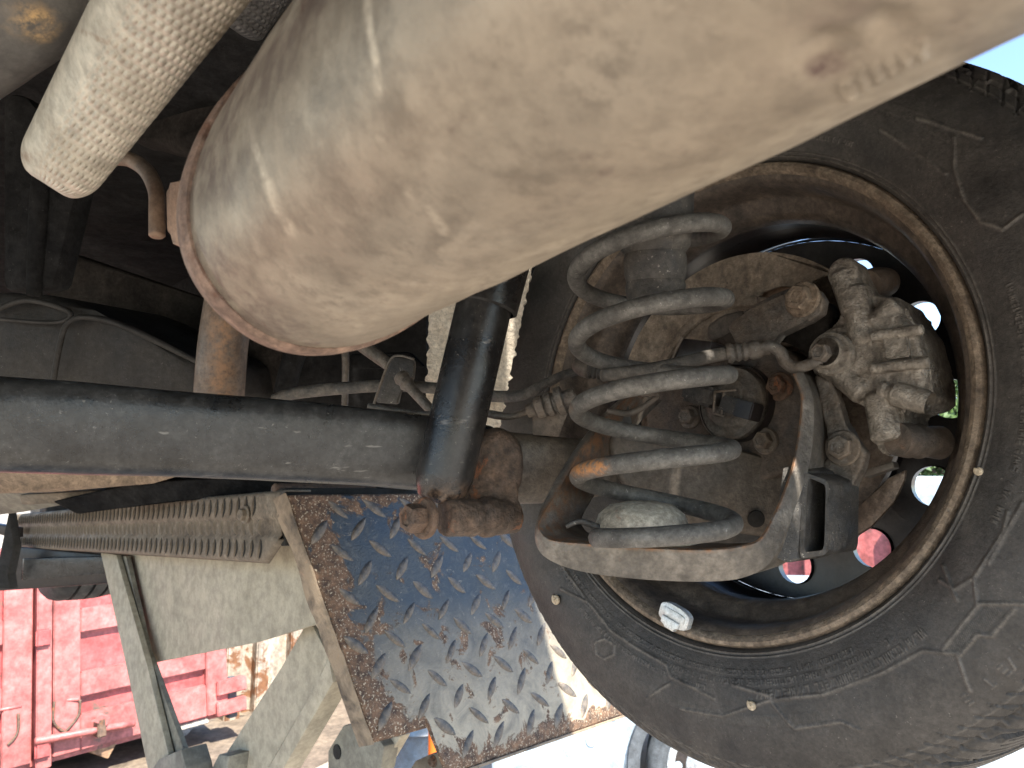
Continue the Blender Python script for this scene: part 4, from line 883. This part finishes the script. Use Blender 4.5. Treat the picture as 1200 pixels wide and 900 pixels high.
# side skirt and bottom skirt
bm = bmesh.new(); pr_ = []
for i in range(25):
    t = i/24; v = -.004+(vC+.006)*t; w_ = .030+.010*noise.noise(Vector((t*6, 1, 0))) if t > .05 else .03
    j1 = .0025*noise.noise(Vector((t*14, 5, 0)))
    pr_.append([bm.verts.new(p) for p in (fp(uL(v)-.001+j1, v, -.003), fp(uL(v)-.004+j1, v, -.006), fp(uL(v)-.005+j1*.5, v, -.006-w_), fp(uL(v), v, -.006-w_), fp(uL(v)+.001, v, -.008))])
for a, b in zip(pr_, pr_[1:]):
    for k in range(5): bm.faces.new((a[k], a[(k+1) % 5], b[(k+1) % 5], b[k]))
bm.faces.new(pr_[0]); bm.faces.new(pr_[-1][::-1])
grime('skirt', (.045, .034, .027), (.085, .062, .045), rust=(.22, .12, .065), da=.5, ra=.3, sc=25, rsc=38, rough=.85, bump=.6, bsc=300, speck=.25, speckcol=(.6, .5, .36), edge=.5, edgecol=(.5, .38, .26))
bmobj('side_skirt', bm, 'skirt', flap, smooth=50)
prism('bottom_skirt', [fp(uC+.004, vlow-.001, -.001), fp(UW, vlow-.001, -.001), fp(UW, vlow+.003, -.045), fp(uC+.004, vlow+.003, -.045)], fdn*.004, 'skirt', flap, .001)
# raised lugs, each a piece of its own
def lug_mesh(seed):
    r_ = random.Random(seed); bm = bmesh.new(); n = 10; rows = []
    for i in range(n+1):
        t = i/n*2-1; x = t*.0225; wd = .0052*(1-t*t)**.8+.0002; h = .0026*(1-t*t)**.6*(1+.15*r_.uniform(-1, 1))
        rows.append([bm.verts.new(q) for q in ((x, -wd*1.35, -.0003), (x, -wd*.55, h*.85), (x+r_.uniform(-.0006, .0006), 0, h), (x, wd*.55, h*.85), (x, wd*1.35, -.0003))])
    for a, b in zip(rows, rows[1:]):
        for k in range(4): bm.faces.new((a[k], a[k+1], b[k+1], b[k]))
    bmesh.ops.recalc_face_normals(bm, faces=bm.faces[:])
    me = bpy.data.meshes.new('tread_lug'); bm.to_mesh(me); bm.free(); me.polygons.foreach_set('use_smooth', [True]*len(me.polygons)); return me
lms = []
for k in range(6):
    me = lug_mesh(k); me.materials.append(MATS['lug_worn' if k % 2 else 'tread_lug_dark'] if False else MATS['lug_worn']); lms.append(me)
B3 = Matrix((L, fdn, fn)).transposed(); 
if B3.determinant() < 0: B3 = Matrix((L, -fdn, fn)).transposed(); FLIP = -1
else: FLIP = 1
su, sv = .066, .0335; k = 0; fi = wloc(flap).inverted()
for j in range(18):
    for i in range(15):
        u = .01+i*su+(su/2 if j % 2 else 0); v = .022+j*sv*.98
        lim = vC-.012 if u < uC+.01 else vlow-.014
        if u > UW-.02 or v > lim or u < uL(v)+.02: continue
        ang = R(38) if (i+j//2*0+j) % 2 == 0 else R(-52)
        ang = R(40) if j % 2 == 0 else R(-50)
        o = bpy.data.objects.new('tread_lug', lms[k % 6]); COL.objects.link(o); o.parent = flap; k += 1
        s_ = random.uniform(.88, 1.08)
        nz = .0012*noise.noise(Vector((u*18, v*18, 0)))
        o.matrix_local = fi @ Matrix.Translation(fp(u+random.uniform(-.002, .002), v+random.uniform(-.002, .002), nz+.0002)) @ (B3 @ Matrix.Rotation(ang*FLIP+random.uniform(-.06, .06), 3, 'Z') @ Matrix.Diagonal((s_, s_*random.uniform(.85, 1.1), random.uniform(.8, 1.15)))).to_4x4()
# beige legs
prism('leg_panel', [PL(x, y, .62) for x, y in ((140, 640), (352, 622), (372, 665), (384, 728), (300, 753), (174, 778), (150, 720))], L*.006, 'beige', lift, .001)
lg = bmesh.new()
a_prism(lg, [PL(x, y, .585) for x, y in ((118, 648), (136, 650), (150, 700), (172, 778), (197, 882), (196, 905), (174, 905), (150, 790), (130, 700))], L*.012, .001)
bmobj('leg', lg, 'beige', lift)
prism('leg_side', [PL(x, y, .60) for x, y in ((136, 650), (148, 652), (172, 760), (218, 885), (196, 893), (172, 778), (150, 700))], L*.010, 'beige_dark', lift, .001)
prism('leg_foot', [PL(x, y, .575) for x, y in ((186, 890), (212, 878), (218, 900), (222, 930), (180, 930), (176, 904))], L*.05, 'beige_dark', lift, .002)
prism('scissor_arm', [PL(x, y, .66) for x, y in ((362, 725), (385, 770), (372, 800), (300, 925), (245, 925), (262, 888), (330, 782))], L*.008, 'beige', lift, .001)
prism('scissor_flange', [PL(x, y, .655) for x, y in ((385, 770), (390, 800), (318, 925), (300, 925), (372, 800))], L*.04, 'beige', lift, .001)
prism('foot_bracket', [PL(x, y, .62) for x, y in ((243, 930), (247, 902), (256, 884), (268, 886), (262, 930))], L*.05, 'beige_dark', lift, .003)
gb = prism('base_bracket', [PL(x, y, .70) for x, y in ((384, 905), (384, 880), (402, 850), (430, 848), (450, 875), (445, 905), (400, 930))], L*.03, 'beige_dark', lift, .003)
lathe('bracket_hole', PL(395, 881, .699), -L, [(0, .0015), (.010, .002), (.012, .001), (.012, -.001)], 'slot_black', gb, 24)
prism('base_strut', [PL(x, y, .72) for x, y in ((418, 900), (440, 868), (470, 862), (445, 905), (430, 920))], L*.02, 'beige', lift, .002)
bb = prism('lock_plate', [PL(x, y, .86) for x, y in ((478, 905), (486, 892), (508, 882), (520, 888), (526, 920), (480, 920))], L*.01, 'beige_dark', lift, .003)
hexbolt('plate_nut', PL(508, 892, .86), -L, .007, .008, 'rusty_steel', bb)
# dark frame parts beyond the rail's far end
fr_ = bmesh.new()
prism('end_frame', [P(x, y, 2.15) for x, y in ((10, 640), (126, 650), (128, 684), (-20, 694), (-20, 668), (8, 660))], FF*.04, 'rim_dark', lift, .004)
prism('end_step', [P(x, y, 2.1) for x, y in ((28, 655), (124, 652), (124, 672), (26, 680))], FF*.02, 'black_steel', lift, .002)
prism('end_post', [P(x, y, 2.05) for x, y in ((-3, 690), (-3, 662), (10, 600), (16, 640), (8, 672), (12, 690))], L*.02, 'slot_black', lift, .002)
prism('end_bar', [P(x, y, 2.2) for x, y in ((-20, 612), (14, 618), (14, 630), (-20, 622))], L*.03, 'rim_dark', lift, .002)

# ================================================================== RED CONTAINER AND NEIGHBOURS
ud = cam2w((1455-600)/F, (517-450)/F, 1.).normalized(); vd = -cam2w((415-600)/F, (-2960-450)/F, 1.)
vd = cam2w((415-600)/F, (-2960-450)/F, 1.)
vd = (vd-ud*vd.dot(ud)).normalized()
nd = ud.cross(vd).normalized()
if nd.dot(CAM-P(40, 891, 4.6)) < 0: nd = -nd
CO = P(40, 893, 4.12)
cont = empty('skip_container', Vector((CO.x, CO.y, 0)), 'big red steel container with framed doors and a long lock bar, left of the lift', 'container')
def chit(px, py): p = hit(px, py, CO, nd)-CO; return p.dot(ud), p.dot(vd)
def cp(u, v, h=0.): return CO+ud*u+vd*v+nd*h
def cbox(name, u0, u1, v0, v1, h0, h1, mat, parent=cont, bevel=.006, **k):
    return box(name, cp((u0+u1)/2, (v0+v1)/2, (h0+h1)/2), ud*((u1-u0)/2), vd*((v1-v0)/2), nd*((h1-h0)/2), mat, parent, bevel, **k)
UR = chit(265, 800)[0]; TOP = 1.2
cbox('container_body', -2.6, UR, 0.02, TOP, -2.2, -.06, 'red_paint_dark')
uP0, uP1 = chit(41, 800)[0], chit(53, 800)[0]; uD0 = chit(62, 760)[0]
v_mid = chit(150, 790)[1]; v_top = chit(120, 725)[1]
# doors: left and right of the post
def door(u0, u1, name='door'):
    d = cbox(name, u0+.05, u1-.05, .05, TOP-.05, -.058, -.02, 'red_paint_dark')
    fw_ = .14
    for (a, b, c, e) in ((u0, u0+fw_, .0, TOP), (u1-fw_, u1, 0., TOP)): cbox('door_stile', a, b, c, e, -.055, .025, 'red_paint', d)
    for vv, hgt in ((0.0, .20), (v_mid-.07, .14), (v_top-.06, .14), (TOP-.12, .12)):
        cbox('door_rail', u0+fw_+.003, u1-fw_-.003, vv, vv+hgt, -.055, .022, 'red_paint', d)
    return d
d1 = door(uP1+.035, UR); d2 = door(-2.4, uP0-.02)
post = cbox('corner_post', uP0-.005, uP1+.02, -.04, TOP, -.05, .06, 'red_paint')
for vv in (.02, .62, 1.02): cbox('hinge', uP0-.015, uP1+.01, vv, vv+.10, .06, .085, 'red_paint_dark', post, .01)
# lock bar, keeper, pipes
p0, p1 = cp(*chit(38, 867), .075), cp(*chit(152, 846), .075)
lb = tube('lock_bar', [(p0, .022), (p1, .020)], 'red_paint', cont, 14, raw=True)
cbox('bar_keeper', *sorted((chit(108, 850)[0], chit(118, 850)[0])), *sorted((chit(112, 862)[1], chit(112, 840)[1])), .02, .11, 'rusty_steel', lb)
prism('keeper_flap', [cp(*chit(x, y), .10) for x, y in ((100, 843), (118, 848), (122, 838), (112, 836))], nd*.01, 'red_paint', lb)
tube('grab_rail', [(cp(*chit(62, 822), .0), .010), (cp(*chit(90, 819), .03), .010)], 'red_paint', cont, 10, raw=True)
for (x0, y0), (x1, y1), (x2, y2) in (((62, 822), (61, 845), (74, 858)), ((92, 820), (90, 838), (74, 858)), ((20, 836), (19, 858), (8, 872))):
    tube('chain', [(cp(*chit(x0, y0), .03), .008), (cp(*chit(x1, y1), .03), .008), (cp(*chit(x2, y2), .03), .008)], 'rusty_steel', cont, 8, 6)
tube('grab_rail', [(cp(*chit(-2, 832), .02), .010), (cp(*chit(24, 827), .02), .010)], 'red_paint', cont, 10, raw=True)
for y in (802, 826): 
    uu, v2 = chit(268, y); cbox('latch_lug', uu-.10, uu+.10, v2-.05, v2+.04, -.03, .06, 'red_paint')
uu, v2 = chit(272, 815); cbox('latch_pin', uu-.03, uu+.03, v2-.14, v2+.12, -.05, .01, 'grey_trim')
paintspots = []
cbox('sill_beam', -2.6, UR, -.03, .0, -2.2, -.02, 'red_paint')
# its supports
def tagd(o, label, cat, group=None):
    o['label'] = label; o['category'] = cat
    if group: o['group'] = group
    return o
bz = cp(*chit(215, 868), -.02); 
tagd(prism('timber_block', [cp(*chit(104, 882), -.05), cp(*chit(128, 890), -.02), cp(*chit(138, 872), -.02), cp(*chit(110, 868), -.05)], -nd*.5+ud*.0, 'wood', None, .005), 'brown timber wedge under the red container', 'timber')
c0, c1 = P(196, 873, 5.0), P(243, 862, 5.6)
tagd(lathe('roller', c0, c1-c0, [(0, 0), (.115, 0), (.125, .03), (.125, (c1-c0).length-.03), (.115, (c1-c0).length), (0, (c1-c0).length)], 'concrete_block', None, 32), 'pale cylindrical roller under the right corner of the red container', 'roller')
cbox('support_channel', chit(195, 850)[0], chit(245, 850)[0], chit(243, 848)[1]-.0, chit(243, 838)[1]-.02, -.4, -.0, 'concrete_block')
# rusty white container to the right, farther back
rw = empty('rusty_container', P(320, 800, 7.2)*1.0, 'rust streaked white steel container behind the beige lift arm', 'container')
q0 = PZ(282, 838, 0); un = L; h_ = 2.6
for i in range(8):
    o_ = q0+L*(.14+.28*i)
    box('side_rib' if i else 'side_rib', o_+Z*1.25, L*.055, FF*.05, Z*1.3, 'rusty_white', rw, .01)
box('side_wall', q0+L*1.1+FF*.06+Z*1.25, L*1.12, FF*.02, Z*1.29, 'rusty_white', rw)
box('corner_post', q0-L*.10+Z*1.25, L*.06, FF*.08, Z*1.3, 'rusty_white', rw, .01, label='brown rusted corner post')
# parked white car, only its lower side and wheel show
wr = ray(829, 897); dw = (1.7-.30)/(-wr.z); wcn = CAM+wr*dw
wcar = empty('parked_car', Vector((wcn.x, wcn.y, 0)), 'pale silver car parked on the ground below the tyre, dark arch and silver wheel trim', 'car')
wd_ = Vector((1, -.2, 0)).normalized()    # car's length direction seen from here
wn = Vector((wd_.y, -wd_.x, 0));
if wn.dot(CAM-wcn) < 0: wn = -wn
def wp(x, z, h=0.): return Vector((wcn.x, wcn.y, 0))+wd_*x+Z*z+wn*h
bm = bmesh.new(); arcp = [(.385*math.cos(R(a)), .30+.385*math.sin(R(a))) for a in range(185, -6, -10)]
pts = [(-1.1, .22)]+[(-.46, .22)]+arcp+[(.46, .22), (3.2, .22), (3.3, .6), (3.1, 1.0), (1.9, 1.05), (1.2, 1.08), (.2, 1.08), (-.7, .98), (-1.05, .75), (-1.15, .45)]
a_prism(bm, [wp(x, z, .06) for x, z in pts], -wn*1.6, .03, 3); wb = bmobj('body', bm, 'white_body', wcar, smooth=40)
bm = bmesh.new(); ri = [(.43, .0), (.36, .0), (.36, .03), (.43, .03)]; rws = []
for a in range(-15, 196, 7):
    c, s = math.cos(R(a)), math.sin(R(a)); rws.append([bm.verts.new(wp(r_*c, .30+r_*s, .05+h)) for r_, h in ((.405, 0), (.345, 0), (.335, .03), (.395, .035))])
for a, b in zip(rws, rws[1:]):
    for k in range(4): bm.faces.new((a[k], a[(k+1) % 4], b[(k+1) % 4], b[k]))
bmobj('arch_trim', bm, 'grey_trim', wcar, smooth=50)
prism('lower_cladding', [wp(-1.1, .16, .0), wp(-.5, .16, 0), wp(-.5, .30, 0), wp(-1.12, .34, 0)], wn*.075, 'white_body', wcar, .02)
tube('body_crease', [(wp(-1.05, .50, .064), .006), (wp(-.45, .52, .064), .006)], 'white_body', wcar, 8, raw=True)
ww = empty('wheel', wp(0, .30, 0)); ww.parent = wcar; ww.location = wp(0, .30, 0)-wcar.location
lathe('tyre', wp(0, .30, -.16), wn, [(.2, 0), (.28, .0), (.30, .03), (.305, .06), (.305, .14), (.30, .17), (.28, .19), (.235, .2), (.195, .195)], 'grey_trim', ww, 64)
tr_ = lathe('wheel_trim', wp(0, .30, .0), wn, [(.20, .02), (.20, .04), (.185, .045), (.17, .03), (.12, .02), (.10, .035), (.06, .05), (.05, .055), (0, .055)], 'silver_cover', ww, 64)
for i in range(10):
    a = 2*math.pi*i/10; lathe('trim_hole', wp(.145*math.cos(a), .30+.145*math.sin(a), .028), wn, [(.020, -.004), (.020, .003), (.017, .004), (0, .0035)], 'white_body', tr_, 16)
lathe('trim_dish', wp(0, .30, .024), wn, [(.175, 0), (.174, .004), (.10, .006), (.098, 0)], 'rim_dark', tr_, 48)
for x, z in ((-.58, .40), (-.70, .62), (-.64, .52)): lathe('body_plug', wp(x, z, .062), wn, [(.028, 0), (.026, .004), (.018, .003), (0, .003)], 'white_body', wcar, 20)
# blue drum and oddments seen under the flap
dr = tagd(lathe('drum', PZ(492, 905, 0.0)*1.0, Z, [(0, 0), (.20, 0), (.21, .02), (.20, .06), (.20, .25), (.212, .27), (.20, .29), (.20, .58), (.212, .6), (.20, .62), (.20, .84), (.19, .86), (0, .86)], 'blue_plastic', None, 40), 'blue plastic drum seen under the notch of the tread plate', 'drum')
wbx = P(456, 885, 3.2); tagd(box('white_crate', Vector((wbx.x, wbx.y, .12)), RT*.14, Vector((0, .14, 0)), Z*.12, 'white_body', None, .02), 'small white crate on the ground left of the blue drum', 'crate')
ol = P(511, 880, 2.0); tagd(lathe('marker_lamp', Vector((ol.x, ol.y, 0)), Z, [(.03, 0), (.03, .02), (.012, .03), (.012, ol.z-.06), (.022, ol.z-.05), (.022, ol.z+.05), (0, ol.z+.06)], 'orange_lens', None, 16), 'thin orange marker post right of the blue drum', 'marker')

# things seen through the wheel's holes and arch
def skip_box(px, py, d, w_, h_, lab, mat='red_paint'):
    r_ = ray(px, py); c = CAM+r_*d; e = empty('red_skip', Vector((c.x, c.y, 0)), lab, 'container')
    hd_ = Vector((r_.x, r_.y, 0)).normalized(); sd2 = Vector((hd_.y, -hd_.x, 0)); b0 = Vector((c.x, c.y, 0))
    box('skip_wall', b0+Z*(h_/2+.1), sd2*w_, hd_*1.0, Z*(h_/2), mat, e, .02)
    for i in range(-3, 4): box('skip_rib', b0+Z*(h_/2+.1)+sd2*(i*w_/3.3)-hd_*1.04, sd2*.06, hd_*.05, Z*(h_/2-.05), mat, e, .01)
    return e
skip_box(1000, 640, 7.5, 1.2, 1.35, 'red skip behind the wheel, glimpsed through its lower right holes')
e = empty('parked_van', Vector((0, 0, 0)), 'pale van beyond the wheel, glimpsed through its holes', 'van'); c = P(1120, 600, 15); e.location = (c.x, c.y, 0)
hd_ = Vector((c.x, c.y, 0)).normalized(); s2 = Vector((hd_.y, -hd_.x, 0)); b0 = Vector((c.x, c.y, 0))
bm = bmesh.new(); a_prism(bm, [b0+s2*x+Z*z for x, z in ((-2.4, .3), (2.4, .3), (2.4, 1.0), (1.6, 1.2), (.9, 1.9), (-2.3, 1.95), (-2.4, 1.6))], hd_*1.8, .06, 3); bmobj('body', bm, 'white_body', e)
for x in (-1.5, 1.5): lathe('wheel', b0+s2*x+Z*.33-hd_*.02, hd_, [(0, 0), (.2, 0), (.22, .02), (.32, .0), (.33, .05), (.33, .2), (0, .2)], 'tyre_far', e, 32)
prism('windscreen', [b0+s2*x+Z*z-hd_*.01 for x, z in ((.1, 1.2), (1.45, 1.2), (.85, 1.75), (.1, 1.78))], hd_*.03, 'rim_dark', e)
# trees beyond
def tree(x, y, h, r, seed, lab):
    rr_ = random.Random(seed); t = empty('tree', (x, y, 0), lab, 'tree', 'trees beyond the yard'); bm = bmesh.new()
    base = Vector((x, y, 0)); a_tube(bm, smooth_path([(base, .16), (base+Vector((.1, 0, h*.3)), .12), (base+Vector((-.1, .1, h*.6)), .08), (base+Vector((0, 0, h*.9)), .03)], 4), 10)
    for k in range(9):
        a = rr_.uniform(0, 6.28); z0 = h*rr_.uniform(.3, .7); a_tube(bm, smooth_path([(base+Z*z0, .05), (base+Vector((math.cos(a)*r*.4, math.sin(a)*r*.4, z0+.3)), .035), (base+Vector((math.cos(a)*r*.8, math.sin(a)*r*.8, z0+.7)), .012)], 3), 6)
    bmobj('trunk', bm, 'bark', t, smooth=60)
    n = 9000; rg = np.random.default_rng(seed); cl = rg.normal(size=(60, 3)); cl /= np.linalg.norm(cl, axis=1)[:, None]; cl *= rg.uniform(.3, 1., (60, 1))
    cc = cl*np.array([r*.85, r*.85, h*.32])+np.array([x, y, h*.62]); p = cc[rg.integers(0, 60, n)]+rg.normal(size=(n, 3))*r*.16
    a = rg.normal(size=(n, 3)); a /= np.linalg.norm(a, axis=1)[:, None]; b = np.cross(a, rg.normal(size=(n, 3))); b /= np.linalg.norm(b, axis=1)[:, None]; s_ = rg.uniform(.06, .13, (n, 1))
    vs = np.stack([p-a*s_, p+b*s_*.5, p+a*s_, p-b*s_*.5], 1).reshape(-1, 3)
    pymesh('crown', vs.tolist(), [(4*i, 4*i+1, 4*i+2, 4*i+3) for i in range(n)], 'leaf', t, smooth=None)
    return t
for k, (px, d, h, r, lab) in enumerate(((900, 21, 6.0, 2.6, 'leftmost leafy tree beyond the yard, glimpsed through the wheel'), (1010, 19, 5.6, 2.5, 'leafy tree standing second from the left, seen through the wheel holes'), (1105, 18, 5.2, 2.3, 'leafy green tree seen through the right-hand wheel holes'), (1230, 20, 4.8, 2.4, 'rightmost leafy tree beyond the yard'))):
    c = P(px, 500, d); tree(c.x, c.y, h, r, k+1, lab)
print('flap', u0, v0, vC, vlow, uC, 'rail z', zt, zb, f0, fEnd, 'louv', cnt, 'cont z', CO.z)
